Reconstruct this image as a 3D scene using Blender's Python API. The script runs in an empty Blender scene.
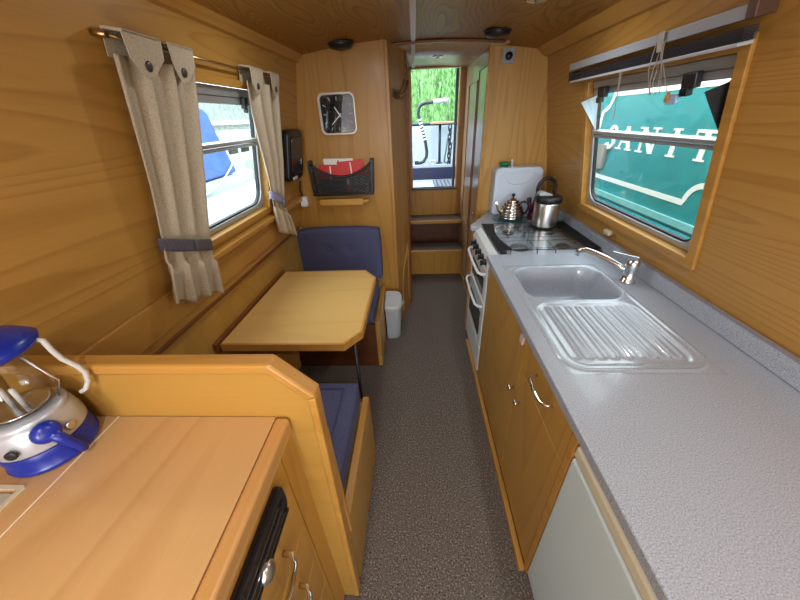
import bpy, bmesh, math, random
from mathutils import Vector, Matrix
random.seed(4)
S = bpy.context.scene
COL = S.collection
PI = math.pi

# ------------------------------------------------------------------ materials
def srgb(r, g, b):
    f = lambda c: (c/255/12.92 if c/255 <= .04045 else ((c/255+.055)/1.055)**2.4)
    return (f(r), f(g), f(b), 1)

def newmat(name):
    m = bpy.data.materials.new(name); m.use_nodes = True
    nt = m.node_tree; nt.nodes.clear()
    out = nt.nodes.new('ShaderNodeOutputMaterial')
    b = nt.nodes.new('ShaderNodeBsdfPrincipled')
    nt.links.new(b.outputs[0], out.inputs[0])
    return m, nt, b, out

def plain(name, col, rough=.5, metal=0, spec=.5, coat=0, noise=0, nscale=40, bump=0):
    m, nt, b, out = newmat(name)
    b.inputs['Base Color'].default_value = col
    b.inputs['Roughness'].default_value = rough
    b.inputs['Metallic'].default_value = metal
    b.inputs['Specular IOR Level'].default_value = spec
    b.inputs['Coat Weight'].default_value = coat
    if noise or bump:
        tc = nt.nodes.new('ShaderNodeTexCoord')
        n = nt.nodes.new('ShaderNodeTexNoise'); n.inputs['Scale'].default_value = nscale
        n.inputs['Detail'].default_value = 4
        nt.links.new(tc.outputs['Object'], n.inputs['Vector'])
        if noise:
            r = nt.nodes.new('ShaderNodeValToRGB')
            r.color_ramp.elements[0].position = .35; r.color_ramp.elements[1].position = .65
            r.color_ramp.elements[0].color = [c*(1-noise) for c in col[:3]] + [1]
            r.color_ramp.elements[1].color = [min(1, c*(1+noise)) for c in col[:3]] + [1]
            nt.links.new(n.outputs['Fac'], r.inputs['Fac'])
            nt.links.new(r.outputs[0], b.inputs['Base Color'])
        if bump:
            bp = nt.nodes.new('ShaderNodeBump'); bp.inputs['Strength'].default_value = bump
            bp.inputs['Distance'].default_value = .002
            nt.links.new(n.outputs['Fac'], bp.inputs['Height'])
            nt.links.new(bp.outputs[0], b.inputs['Normal'])
    return m

def wood(name, base, dark, axis='Y', rings=16, across=3.2, along=.35, ringmix=.45, rough=.38, seed=0, pores=.35, coat=.12):
    m, nt, b, out = newmat(name)
    N = nt.nodes; L = nt.links
    tc = N.new('ShaderNodeTexCoord')
    def mapped(sc_al, sc_ac):
        mp = N.new('ShaderNodeMapping')
        v = [sc_ac]*3; v['XYZ'.index(axis)] = sc_al
        mp.inputs['Scale'].default_value = v
        mp.inputs['Location'].default_value = (seed*3.1, seed*1.7, seed*2.3)
        L.new(tc.outputs['Object'], mp.inputs['Vector']); return mp
    mp = mapped(along, across)
    n = N.new('ShaderNodeTexNoise'); n.inputs['Scale'].default_value = 1; n.inputs['Detail'].default_value = 1.5
    n.inputs['Roughness'].default_value = .4
    L.new(mp.outputs[0], n.inputs['Vector'])
    mu = N.new('ShaderNodeMath'); mu.operation = 'MULTIPLY'; mu.inputs[1].default_value = rings
    L.new(n.outputs['Fac'], mu.inputs[0])
    fr = N.new('ShaderNodeMath'); fr.operation = 'FRACT'; L.new(mu.outputs[0], fr.inputs[0])
    rp = N.new('ShaderNodeValToRGB')
    e = rp.color_ramp.elements
    e[0].position = 0; e[0].color = (0, 0, 0, 1); e[1].position = 1; e[1].color = (1, 1, 1, 1)
    x = rp.color_ramp.elements.new(.6); x.color = (.25, .25, .25, 1)
    x = rp.color_ramp.elements.new(.88); x.color = (1, 1, 1, 1)
    e[-1].color = (0, 0, 0, 1)
    L.new(fr.outputs[0], rp.inputs['Fac'])
    mp2 = mapped(4, 170)
    p = N.new('ShaderNodeTexNoise'); p.inputs['Scale'].default_value = 1; p.inputs['Detail'].default_value = 3
    L.new(mp2.outputs[0], p.inputs['Vector'])
    mp3 = mapped(.6, 2.2)
    q = N.new('ShaderNodeTexNoise'); q.inputs['Scale'].default_value = 1.3; q.inputs['Detail'].default_value = 2
    L.new(mp3.outputs[0], q.inputs['Vector'])
    m1 = N.new('ShaderNodeMath'); m1.operation = 'MULTIPLY'; m1.inputs[1].default_value = ringmix
    L.new(rp.outputs[0], m1.inputs[0])
    m2 = N.new('ShaderNodeMath'); m2.operation = 'MULTIPLY_ADD'; m2.inputs[1].default_value = pores; m2.inputs[2].default_value = -pores*.35
    L.new(p.outputs['Fac'], m2.inputs[0])
    ad = N.new('ShaderNodeMath'); ad.operation = 'ADD'; ad.use_clamp = True
    L.new(m1.outputs[0], ad.inputs[0]); L.new(m2.outputs[0], ad.inputs[1])
    m3 = N.new('ShaderNodeMath'); m3.operation = 'MULTIPLY_ADD'; m3.inputs[1].default_value = .35; m3.inputs[2].default_value = -.12
    L.new(q.outputs['Fac'], m3.inputs[0])
    ad2 = N.new('ShaderNodeMath'); ad2.operation = 'ADD'; ad2.use_clamp = True
    L.new(ad.outputs[0], ad2.inputs[0]); L.new(m3.outputs[0], ad2.inputs[1])
    mix = N.new('ShaderNodeMix'); mix.data_type = 'RGBA'
    mix.inputs['A'].default_value = base; mix.inputs['B'].default_value = dark
    L.new(ad2.outputs[0], mix.inputs['Factor'])
    L.new(mix.outputs['Result'], b.inputs['Base Color'])
    b.inputs['Roughness'].default_value = rough
    b.inputs['Specular IOR Level'].default_value = .35; b.inputs['Coat Weight'].default_value = coat; b.inputs['Coat Roughness'].default_value = .2
    bp = N.new('ShaderNodeBump'); bp.inputs['Strength'].default_value = .08; bp.inputs['Distance'].default_value = .001
    L.new(p.outputs['Fac'], bp.inputs['Height']); L.new(bp.outputs[0], b.inputs['Normal'])
    return m

def speckle(name, base, lo, hi, scale=260, rough=.3, bump=0, coat=0):
    m, nt, b, out = newmat(name)
    N = nt.nodes; L = nt.links
    tc = N.new('ShaderNodeTexCoord')
    n = N.new('ShaderNodeTexNoise'); n.inputs['Scale'].default_value = scale; n.inputs['Detail'].default_value = 2
    L.new(tc.outputs['Object'], n.inputs['Vector'])
    r = N.new('ShaderNodeValToRGB'); e = r.color_ramp.elements
    e[0].position = .34; e[0].color = lo; e[1].position = .66; e[1].color = hi
    a = e.new(.43); a.color = base; a = e.new(.57); a.color = base
    L.new(n.outputs['Fac'], r.inputs['Fac']); L.new(r.outputs[0], b.inputs['Base Color'])
    b.inputs['Roughness'].default_value = rough; b.inputs['Coat Weight'].default_value = coat
    if bump:
        bp = N.new('ShaderNodeBump'); bp.inputs['Strength'].default_value = bump; bp.inputs['Distance'].default_value = .006
        L.new(n.outputs['Fac'], bp.inputs['Height']); L.new(bp.outputs[0], b.inputs['Normal'])
    return m

def glassy(name, tint=(1, 1, 1, 1), refl=.9):
    m = bpy.data.materials.new(name); m.use_nodes = True
    nt = m.node_tree; nt.nodes.clear()
    out = nt.nodes.new('ShaderNodeOutputMaterial')
    t = nt.nodes.new('ShaderNodeBsdfTransparent'); t.inputs[0].default_value = tint
    g = nt.nodes.new('ShaderNodeBsdfGlossy'); g.inputs['Roughness'].default_value = .02
    f = nt.nodes.new('ShaderNodeLayerWeight'); f.inputs['Blend'].default_value = .5
    pw = nt.nodes.new('ShaderNodeMath'); pw.operation = 'POWER'; pw.inputs[1].default_value = 4
    mu = nt.nodes.new('ShaderNodeMath'); mu.operation = 'MULTIPLY_ADD'; mu.inputs[1].default_value = .75*refl; mu.inputs[2].default_value = .03*refl
    mu.use_clamp = True
    mx = nt.nodes.new('ShaderNodeMixShader')
    nt.links.new(f.outputs['Facing'], pw.inputs[0]); nt.links.new(pw.outputs[0], mu.inputs[0]); nt.links.new(mu.outputs[0], mx.inputs[0])
    nt.links.new(t.outputs[0], mx.inputs[1]); nt.links.new(g.outputs[0], mx.inputs[2])
    nt.links.new(mx.outputs[0], out.inputs[0])
    return m

OAK = (.47, .225, .062, 1); OAKD = (.27, .105, .022, 1)
W_WALL = wood('oak_wall', (.47, .252, .056, 1), (.29, .13, .023, 1), 'Y', 46, 3.0, .20, .46, seed=1)
W_CEIL = wood('oak_ceiling', (.60, .325, .062, 1), (.30, .135, .022, 1), 'Y', 26, 4.5, .8, .62, .55, seed=2, coat=.05)
W_BULK = wood('oak_bulkhead', (.40, .20, .038, 1), (.25, .105, .017, 1), 'Z', 13, 4, .35, .38, seed=3)
W_PALE = wood('oak_pale_panel', (.54, .31, .085, 1), (.32, .145, .03, 1), 'Z', 14, 4.5, .4, .5, seed=4)
W_DOOR = wood('oak_cupboard_front', (.48, .26, .052, 1), (.31, .14, .022, 1), 'Z', 10, 4, .35, .4, seed=5)
W_TRIM = wood('oak_trim', (.50, .262, .055, 1), (.30, .13, .022, 1), 'Y', 8, 6, .4, .35, seed=6)
W_TRIMX = wood('oak_cap_rail', (.50, .262, .055, 1), (.32, .14, .025, 1), 'X', 8, 6, .4, .35, seed=7)
W_RED = wood('red_brown_moulding', (.22, .075, .022, 1), (.12, .035, .012, 1), 'Y', 8, 6, .4, .35, seed=8)
W_DESK = wood('beech_worktop', (.58, .365, .16, 1), (.43, .235, .082, 1), 'Y', 9, 3.4, .5, .42, .3, seed=9, pores=.25)
W_TABLE = wood('maple_tabletop', (.68, .44, .155, 1), (.56, .33, .09, 1), 'X', 5, 3, .6, .25, .2, seed=10, pores=.25)
W_PART = wood('oak_partition', (.46, .26, .055, 1), (.33, .155, .027, 1), 'X', 8, 3, .5, .3, seed=11)
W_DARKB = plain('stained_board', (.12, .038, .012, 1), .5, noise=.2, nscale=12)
CARPET = speckle('carpet', (.125, .102, .084, 1), (.032, .026, .021, 1), (.30, .255, .215, 1), 150, .95, .9)
COUNTER = speckle('grey_laminate', (.335, .37, .43, 1), (.17, .19, .235, 1), (.49, .53, .58, 1), 380, .28, 0, .15)
SINKM = speckle('grey_sink_composite', (.335, .37, .425, 1), (.23, .255, .30, 1), (.44, .48, .53, 1), 380, .16, 0, .4)
BLUEF = plain('navy_upholstery', (.066, .070, .145, 1), .95, noise=.35, nscale=260, bump=.4)
LINEN = plain('beige_linen', (.455, .385, .28, 1), .95, noise=.16, nscale=300, bump=.5)
TIE = plain('grey_violet_band', (.085, .075, .095, 1), .9, noise=.3, nscale=250, bump=.4)
CHROME = plain('chrome', (.75, .76, .78, 1), .12, 1)
STEEL = plain('brushed_steel', (.62, .61, .60, 1), .28, 1)
ALU = plain('dull_aluminium', (.46, .50, .53, 1), .38, .6)
BLACK = plain('black_plastic', (.010, .010, .012, 1), .4)
BLACKG = plain('black_gloss', (.012, .012, .014, 1), .1)
RUBBER = plain('dark_rubber', (.02, .022, .025, 1), .6)
WHITE = plain('white_enamel', (.72, .75, .76, 1), .25)
WHITEP = plain('white_plastic', (.70, .72, .74, 1), .45)
JERRY = plain('milky_plastic', (.60, .67, .78, 1), .42)
FRIDGE = plain('pale_grey_fridge', (.58, .69, .71, 1), .35)
CREAM = plain('cream_plastic', (.62, .58, .42, 1), .4)
GREYP = plain('grey_plastic', (.37, .40, .41, 1), .45)
BLUE = plain('blue_plastic', (.008, .025, .30, 1), .28)
SILVER = plain('silver_paint', (.50, .54, .60, 1), .3, .35)
GLASS = glassy('window_glass', (.93, .97, .96, 1))
CLEAR = glassy('clear_glass', (.86, .88, .88, 1), 1.8)
PRINT = plain('black_print_border', (.008, .008, .009, 1), .5, spec=.15)
LIDG = glassy('hob_lid_glass', (.88, .90, .91, 1), 1)
RED = plain('red_paper', (.55, .02, .015, 1), .45)
PAPER = plain('white_paper', (.75, .74, .72, 1), .6)
GREEN = plain('green_cap', (.004, .20, .085, 1), .4)
MAROON = plain('maroon_enamel', (.11, .018, .045, 1), .2)
TEAL = plain('teal_boat_paint', (.022, .25, .27, 1), .25, noise=.08, nscale=8)
TEALL = plain('pale_teal_paint', (.20, .47, .47, 1), .3)
BWHITE = plain('boat_white_paint', (.80, .82, .80, 1), .4)
COVER = plain('blue_boat_cover', (.06, .125, .42, 1), .6, noise=.12, nscale=5)
CONC = plain('pale_pontoon', (.40, .40, .39, 1), .8, noise=.14, nscale=6)
FENCE = plain('weathered_fence', (.33, .36, .35, 1), .8, noise=.2, nscale=7)
NAVY = plain('navy_steel', (.006, .008, .035, 1), .4)
DECKW = plain('pale_deck_paint', (.27, .31, .35, 1), .5)
LEAF = plain('willow_leaf', (.20, .38, .15, 1), .5, noise=.3, nscale=3)
BARK = plain('bark', (.08, .055, .035, 1), .9, noise=.3, nscale=20)
WATER = plain('canal_water', (.02, .035, .03, 1), .08)
PLANKM = wood('weathered_plank', (.40, .24, .15, 1), (.25, .14, .08, 1), 'X', 6, 6, .5, .3, seed=12)
TRAYM = plain('teal_glass_tray', (.05, .14, .16, 1), .1)
COPPER = plain('polished_kettle_metal', (.66, .60, .54, 1), .1, 1)
GUSS = plain('frosted_gusset', (.55, .66, .74, 1), .35)

# ------------------------------------------------------------------ mesh builder
class MB:
    def __init__(s): s.bm = bmesh.new()
    def box(s, x0, x1, y0, y1, z0, z1, M=None):
        vs = [s.bm.verts.new((x, y, z)) for x in (x0, x1) for y in (y0, y1) for z in (z0, z1)]
        if M: 
            for v in vs: v.co = M @ v.co
        for f in ((0, 1, 3, 2), (4, 6, 7, 5), (0, 4, 5, 1), (2, 3, 7, 6), (0, 2, 6, 4), (1, 5, 7, 3)):
            s.bm.faces.new([vs[i] for i in f])
        return s
    def prism(s, poly, a, b, axis='Y', M=None):
        """poly: 2D points; axis Y -> (x,z); X -> (y,z); Z -> (x,y)"""
        def P(p, t):
            v = {'Y': (p[0], t, p[1]), 'X': (t, p[0], p[1]), 'Z': (p[0], p[1], t)}[axis]
            v = Vector(v); return M @ v if M else v
        A = [s.bm.verts.new(P(p, a)) for p in poly]; B = [s.bm.verts.new(P(p, b)) for p in poly]
        n = len(poly)
        s.bm.faces.new(A); s.bm.faces.new(B[::-1])
        for i in range(n): s.bm.faces.new((A[i], B[i], B[(i+1) % n], A[(i+1) % n]))
        return s
    def ring(s, outer, inner, a, b, axis='Z', M=None):
        def P(p, t):
            v = {'Y': (p[0], t, p[1]), 'X': (t, p[0], p[1]), 'Z': (p[0], p[1], t)}[axis]
            v = Vector(v); return M @ v if M else v
        n = len(outer)
        V = [[s.bm.verts.new(P(p, t)) for p in q] for q in (outer, inner) for t in (a, b)]
        oa, ob, ia, ib = V
        for i in range(n):
            j = (i+1) % n
            s.bm.faces.new((oa[i], oa[j], ob[j], ob[i])); s.bm.faces.new((ia[i], ib[i], ib[j], ia[j]))
            s.bm.faces.new((oa[i], ia[i], ia[j], oa[j])); s.bm.faces.new((ob[i], ob[j], ib[j], ib[i]))
        return s
    def tube(s, pts, r, seg=10, closed=False, cap=True):
        pts = [Vector(p) for p in pts]; n = len(pts)
        rad = r if isinstance(r, (list, tuple)) else [r]*n
        rings = []; up = None
        for i, p in enumerate(pts):
            a = pts[(i-1) % n] if (closed or i > 0) else p
            b = pts[(i+1) % n] if (closed or i < n-1) else p
            t = (b-a).normalized()
            if up is None:
                up = Vector((0, 0, 1)) if abs(t.z) < .9 else Vector((1, 0, 0))
            u = (up - t*up.dot(t)).normalized(); up = u; w = t.cross(u)
            rings.append([s.bm.verts.new(p + (u*math.cos(2*PI*k/seg) + w*math.sin(2*PI*k/seg))*rad[i]) for k in range(seg)])
        m = n if closed else n-1
        for i in range(m):
            A, B = rings[i], rings[(i+1) % n]
            for k in range(seg):
                f = s.bm.faces.new((A[k], A[(k+1) % seg], B[(k+1) % seg], B[k])); f.smooth = True
        if cap and not closed:
            s.bm.faces.new(rings[0][::-1]); s.bm.faces.new(rings[-1])
        return s
    def lathe(s, prof, c=(0, 0, 0), seg=32, M=None, smooth=True):
        c = Vector(c); rings = []
        for r, z in prof:
            if r < 1e-5:
                p = Vector((0, 0, z)); p = (M @ p if M else p) + c
                rings.append([s.bm.verts.new(p)])
            else:
                q = []
                for k in range(seg):
                    p = Vector((r*math.cos(2*PI*k/seg), r*math.sin(2*PI*k/seg), z))
                    q.append(s.bm.verts.new((M @ p if M else p) + c))
                rings.append(q)
        for A, B in zip(rings, rings[1:]):
            if len(A) == 1 and len(B) == 1: continue
            for k in range(seg):
                j = (k+1) % seg
                if len(A) == 1: f = s.bm.faces.new((A[0], B[j], B[k]))
                elif len(B) == 1: f = s.bm.faces.new((A[k], A[j], B[0]))
                else: f = s.bm.faces.new((A[k], A[j], B[j], B[k]))
                f.smooth = smooth
        if len(rings[0]) > 1: s.bm.faces.new(rings[0][::-1])
        if len(rings[-1]) > 1: s.bm.faces.new(rings[-1])
        return s
    def sheet(s, fn, nu, nv, smooth=True):
        g = [[s.bm.verts.new(fn(i/nu, j/nv)) for j in range(nv+1)] for i in range(nu+1)]
        for i in range(nu):
            for j in range(nv):
                f = s.bm.faces.new((g[i][j], g[i+1][j], g[i+1][j+1], g[i][j+1])); f.smooth = smooth
        return s
    def cells(s, us, vs, skip, w0, w1, M=None):
        """slab with rectangular holes; (u,v) cells, thickness w0..w1"""
        cache = {}
        def V(i, j, w):
            k = (i, j, w)
            if k not in cache:
                p = Vector((us[i], vs[j], w)); cache[k] = s.bm.verts.new(M @ p if M else p)
            return cache[k]
        nu, nv = len(us)-1, len(vs)-1
        full = lambda i, j: 0 <= i < nu and 0 <= j < nv and (i, j) not in skip
        for i in range(nu):
            for j in range(nv):
                if not full(i, j): continue
                s.bm.faces.new((V(i, j, w1), V(i+1, j, w1), V(i+1, j+1, w1), V(i, j+1, w1)))
                s.bm.faces.new((V(i, j, w0), V(i, j+1, w0), V(i+1, j+1, w0), V(i+1, j, w0)))
                for di, dj, a, b in ((-1, 0, (i, j), (i, j+1)), (1, 0, (i+1, j+1), (i+1, j)), (0, -1, (i+1, j), (i, j)), (0, 1, (i, j+1), (i+1, j+1))):
                    if not full(i+di, j+dj):
                        s.bm.faces.new((V(*a, w0), V(*b, w0), V(*b, w1), V(*a, w1)) if 1 else ())
        return s

ORI = {}
def obj(name, mb, mat, parent=None, bevel=0, seg=2, solid=0, subd=0, recalc=True, slots=None):
    bm = mb.bm
    if recalc: bmesh.ops.recalc_face_normals(bm, faces=bm.faces)
    o0 = ORI.get(parent.name, Vector()) if parent else Vector()
    if o0.length: bmesh.ops.translate(bm, verts=bm.verts, vec=-o0)
    me = bpy.data.meshes.new(name); bm.to_mesh(me); bm.free()
    me.materials.append(mat)
    o = bpy.data.objects.new(name, me); COL.objects.link(o)
    if parent: o.parent = parent; ORI[o.name] = o0
    else: ORI[o.name] = Vector()
    if solid:
        m = o.modifiers.new('solid', 'SOLIDIFY'); m.thickness = solid; m.offset = 0
    if subd:
        m = o.modifiers.new('sub', 'SUBSURF'); m.levels = subd; m.render_levels = subd
    if bevel:
        m = o.modifiers.new('bevel', 'BEVEL'); m.width = bevel; m.segments = seg; m.limit_method = 'ANGLE'; m.angle_limit = math.radians(40)
    return o
def thing(name, label, cat, loc, group=None):
    o = bpy.data.objects.new(name, None); COL.objects.link(o)
    o.empty_display_size = .05
    o.location = loc; ORI[o.name] = Vector(loc)
    return tag(o, label, cat, group)
def tag(o, label, cat, group=None):
    o['label'] = label; o['category'] = cat
    if group: o['group'] = group
    return o
def struct(name, mb, mat, parent=None, **k):
    o = obj(name, mb, mat, parent, **k)
    if not parent: o['kind'] = 'structure'
    return o
def box(*a, **k): return MB().box(*a, **k)

def rrect(x0, x1, y0, y1, r, n=6):
    """rounded rectangle, r = radius or 4 radii (BL, BR, TR, TL)"""
    R = r if isinstance(r, (list, tuple)) else [r]*4
    c = ((x0+R[0], y0+R[0], PI), (x1-R[1], y0+R[1], 1.5*PI), (x1-R[2], y1-R[2], 0), (x0+R[3], y1-R[3], .5*PI))
    out = []
    for k, (cx, cy, a) in enumerate(c):
        for i in range(n+1):
            t = a + .5*PI*i/n
            out.append((cx + R[k]*math.cos(t), cy + R[k]*math.sin(t)))
    return out

# sloping cabin sides: wall frames  (u = along the boat, v = up the slope, w = towards the room)
ZL0, XL0, KL = .95, -.86, .177
ZR0, XR0, KR = 1.04, 1.015, -.1825
def XL(z): return XL0 + KL*(z-ZL0)
def XR(z): return XR0 + KR*(z-ZR0)
lv = math.sqrt(1+KL*KL); rv = math.sqrt(1+KR*KR)
TP = .027; TY = 2.28     # the left side draws in towards the far end
SH = Matrix(((1, TP, 0, -TP*TY), (0, 1, 0, 0), (0, 0, 1, 0), (0, 0, 0, 1)))
ML = SH @ Matrix(((0, KL/lv, 1/lv, XL0), (1, 0, 0, 0), (0, 1/lv, -KL/lv, ZL0), (0, 0, 0, 1)))
MR = Matrix(((0, KR/rv, -1/rv, XR0), (1, 0, 0, 0), (0, 1/rv, KR/rv, ZR0), (0, 0, 0, 1)))
def vl(z): return (z-ZL0)*lv
def vr(z): return (z-ZR0)*rv
BACK = -2.3

# ------------------------------------------------------------------ setting
struct('floor', box(-.95, 1.06, BACK, 3.27, -.03, 0), CARPET)
def czt(x): return 1.972 - .062*((x-.08)/.78)**2
def ceil_fn(y0, y1):
    return lambda a, b: Vector((-.86 + 1.80*a, y0 + (y1-y0)*b, czt(-.86+1.80*a)))
struct('ceiling', MB().sheet(ceil_fn(BACK, 2.60), 24, 1), W_CEIL, solid=.012)
struct('ceiling_corridor', MB().sheet(lambda a, b: Vector((-.12+.70*a, 2.405+1.36*b, czt(-.12+.7*a)-.009+.032*b)), 12, 1),
       wood('doorlit_ceiling', (.52, .37, .23, 1), (.33, .21, .12, 1), 'Y', 20, 5, 1, .5, .3, seed=14), solid=.012)  # paler than the cabin ceiling: doorway light put into the wood colour
struct('trim_1', MB().sheet(lambda a, b: Vector((-.17+.72*a, 2.385+.035*b, czt(-.17+.72*a)-.014)), 12, 1), W_RED, solid=.012)
struct('trim_2', MB().box(-.012, .014, BACK, 2.385, 1.958, 1.966), W_TRIM)
struct('trim_3', MB().prism([(2.42, 1.946), (3.72, 1.977), (3.72, 1.984), (2.42, 1.953)], -.012, .014, 'X'), plain('pale_strip', (.62, .56, .48, 1), .5))

# left side
LWIN = (1.09, 1.765, 1.165, 1.705)      # y0 y1 z0 z1 of the opening
RWIN = (1.112, 1.955, 1.082, 1.688)
struct('wall_left', MB().cells([BACK, LWIN[0]-.012, LWIN[1]+.012, 2.40], [vl(.90), vl(LWIN[2])-.012, vl(LWIN[3])+.012, vl(1.97)], {(1, 1)}, -.05, 0, ML), W_WALL)
struct('wall_left_lower', MB().box(-.955, -.905, BACK, 2.40, 0, .905, SH), W_PART)
struct('trim_4', MB().box(-.935, -.868, .48, 2.278, .892, .915, SH).box(-.935, -.880, .48, 2.278, .872, .886, SH), W_RED, bevel=.004)
struct('trim_5', MB().box(BACK, 2.28, vl(.945), vl(1.075), 0, .010, ML), W_TRIM, bevel=.005)
struct('trim_6', MB().box(.95, 2.25, vl(1.090), vl(1.118), 0, .035, ML), W_TRIM, bevel=.006)
struct('trim_7', MB().prism([(XL(1.875)+.002, 1.875), (XL(1.875)+.02, 1.878), (-.640, 1.922), (-.66, 1.926), (XL(1.93)+.004, 1.93)], BACK, 2.278, 'Y', SH), W_TRIM)
# right side
struct('wall_right', MB().cells([BACK, RWIN[0]-.012, RWIN[1]+.012, 2.58], [vr(.60), vr(RWIN[2])-.012, vr(RWIN[3])+.012, vr(1.96)], {(1, 1)}, -.05, 0, MR), W_WALL)
struct('wall_right_lower', box(1.095, 1.13, BACK, 2.58, 0, .62), W_PART)
struct('trim_8', MB().prism([(XR(1.87)-.002, 1.87), (XR(1.87)-.02, 1.873), (.785, 1.916), (.80, 1.921), (XR(1.93)-.004, 1.93)], BACK, 2.548), W_TRIM)
# bulkheads
def bulk(name, poly, y0, y1, mat): return struct(name, MB().prism(poly, y0, y1), mat)
bulk('wall_far_left', [(-.905, 0), (-.165, 0), (-.165, 2.0), (XL(1.88)-.004, 2.0), (XL(.92)-.004, .92)], 2.28, 2.30, W_BULK)
struct('trim_9', MB().box(-.168, -.146, 2.266, 2.30, 0, 1.955).box(-.42, -.405, 2.276, 2.282, .95, 1.935), W_BULK, bevel=.003)
a0, a1 = Vector((-.150, 2.285, 0)), Vector((-.058, 2.633, 0))
dd = (a1-a0).normalized(); nn = Vector((dd.y, -dd.x, 0))
MA = Matrix(((dd.x, 0, nn.x, a0.x), (dd.y, 0, nn.y, a0.y), (0, 1, 0, 0), (0, 0, 0, 1)))   # u along, v up, w to the aisle
LA = (a1-a0).length
struct('wall_aisle_left', MB().box(0, LA, 0, 1.955, -.02, 0, MA), wood('oak_aisle_panel', (.44, .235, .065, 1), (.26, .115, .025, 1), 'Z', 13, 4, .35, .38, seed=15))
struct('wall_corridor_left', box(-.10, -.062, 2.64, 3.74, 0, 1.985), W_BULK)
struct('trim_10', MB().box(LA-.012, LA+.01, 0, 1.955, 0, .012, MA), W_RED)
struct('trim_11', MB().box(.12, .128, .05, .40, 0, .006, MA).box(.30, .308, .09, .62, 0, .006, MA).prism([(.12, .40), (.128, .395), (.308, .61), (.30, .62)], 0, .006, 'Z', MA), W_TRIM)
bulk('wall_far_right', [(.51, 0), (1.07, 0), (XR(1.0)+.02, 1.0), (XR(1.90)+.004, 2.0), (.51, 2.0)], 2.55, 2.57, W_PALE)
struct('trim_12', MB().box(.488, .512, 2.535, 2.57, 0, 1.955), W_TRIM, bevel=.003)
# corridor right: lockers with doors
W_COR = wood('corridor_panel', (.54, .37, .22, 1), (.34, .18, .08, 1), 'Z', 12, 5, .4, .4, .25, seed=16)
struct('wall_corridor_right', box(.515, .54, 2.575, 3.74, 0, 1.985), W_COR)
struct('baseboard_corridor', box(.502, .515, 2.60, 3.22, 0, .05), W_PALE)
for nm, y0, y1, z0, z1, lab in (('wardrobe_door', 2.62, 2.94, .055, 1.86, 'tall oak cupboard door in the corridor, nearer to the galley'),
                           ('wardrobe_door', 2.99, 3.40, .62, 1.80, 'oak cupboard door in the corridor, nearer to the outside steps')):
    t = thing(nm, lab, 'door', (.51, (y0+y1)/2, z0))
    obj('panel', box(.505, .5145, y0, y1, z0, z1), W_COR, t)
    obj('moulding', MB().ring(rrect(y0, y1, z0, z1, .001, 1), rrect(y0+.011, y1-.011, z0+.011, z1-.011, .001, 1), .499, .505, 'X'), W_RED, t, bevel=.002)
    obj('knob', MB().lathe([(0, 0), (.006, 0), (.006, .012), (.012, .016), (.012, .024), (0, .028)], (.505, y0+.05, (z0+z1)/2-.12), 12, Matrix.Rotation(-PI/2, 4, 'Y')), CHROME, t)
# end wall with the doorway to the deck
struct('wall_end', MB().cells([-.12, -.045, .468, .60], [0, .845, 1.975, 2.04], {(1, 1), (1, 0)}, 3.742, 3.765,
       Matrix(((1, 0, 0, 0), (0, 0, 1, 0), (0, 1, 0, 0), (0, 0, 0, 1)))), W_BULK)
d = struct('door_1', MB().ring(rrect(-.045, .468, .845, 1.975, .001, 1), rrect(-.022, .456, .862, 1.968, .001, 1), 3.72, 3.785, 'Y'), W_TRIM)
d['kind'] = 'structure'
obj('sill', box(-.045, .468, 3.70, 3.80, .845, .862), RUBBER, d)
obj('steel_edge', box(.424, .452, 3.79, 3.83, .865, 1.965), NAVY, d)

# boarding steps
t = thing('boarding_steps', 'oak boarding steps with grey carpeted treads below the end doorway', 'steps', (.22, 3.25, 0))
obj('riser', box(-.058, .510, 3.262, 3.275, 0, .262), W_DOOR, t)
obj('tread', box(-.058, .510, 3.255, 3.49, .262, .292), CARPET, t)
obj('nosing', box(-.058, .510, 3.235, 3.255, .258, .294), W_TRIMX, t, bevel=.004)
obj('back_board', box(-.058, .510, 3.70, 3.71, .0, .53), W_DARKB, t)
obj('tread', box(-.058, .510, 3.475, 3.735, .532, .560), CARPET, t)
obj('nosing', box(-.058, .510, 3.455, 3.475, .528, .562), W_TRIMX, t, bevel=.004)
obj('riser', box(-.044, .467, 3.715, 3.735, .560, .843), W_DOOR, t)

# back end behind the viewpoint: unseen wall with an opening added for the fill light
struct('wall_back', MB().cells([-.95, -.55, .70, 1.1], [0, .35, 1.85, 2.0], {(1, 1)}, BACK-.03, BACK-.001,
       Matrix(((1, 0, 0, 0), (0, 0, 1, 0), (0, 1, 0, 0), (0, 0, 0, 1)))), W_BULK)

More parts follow.
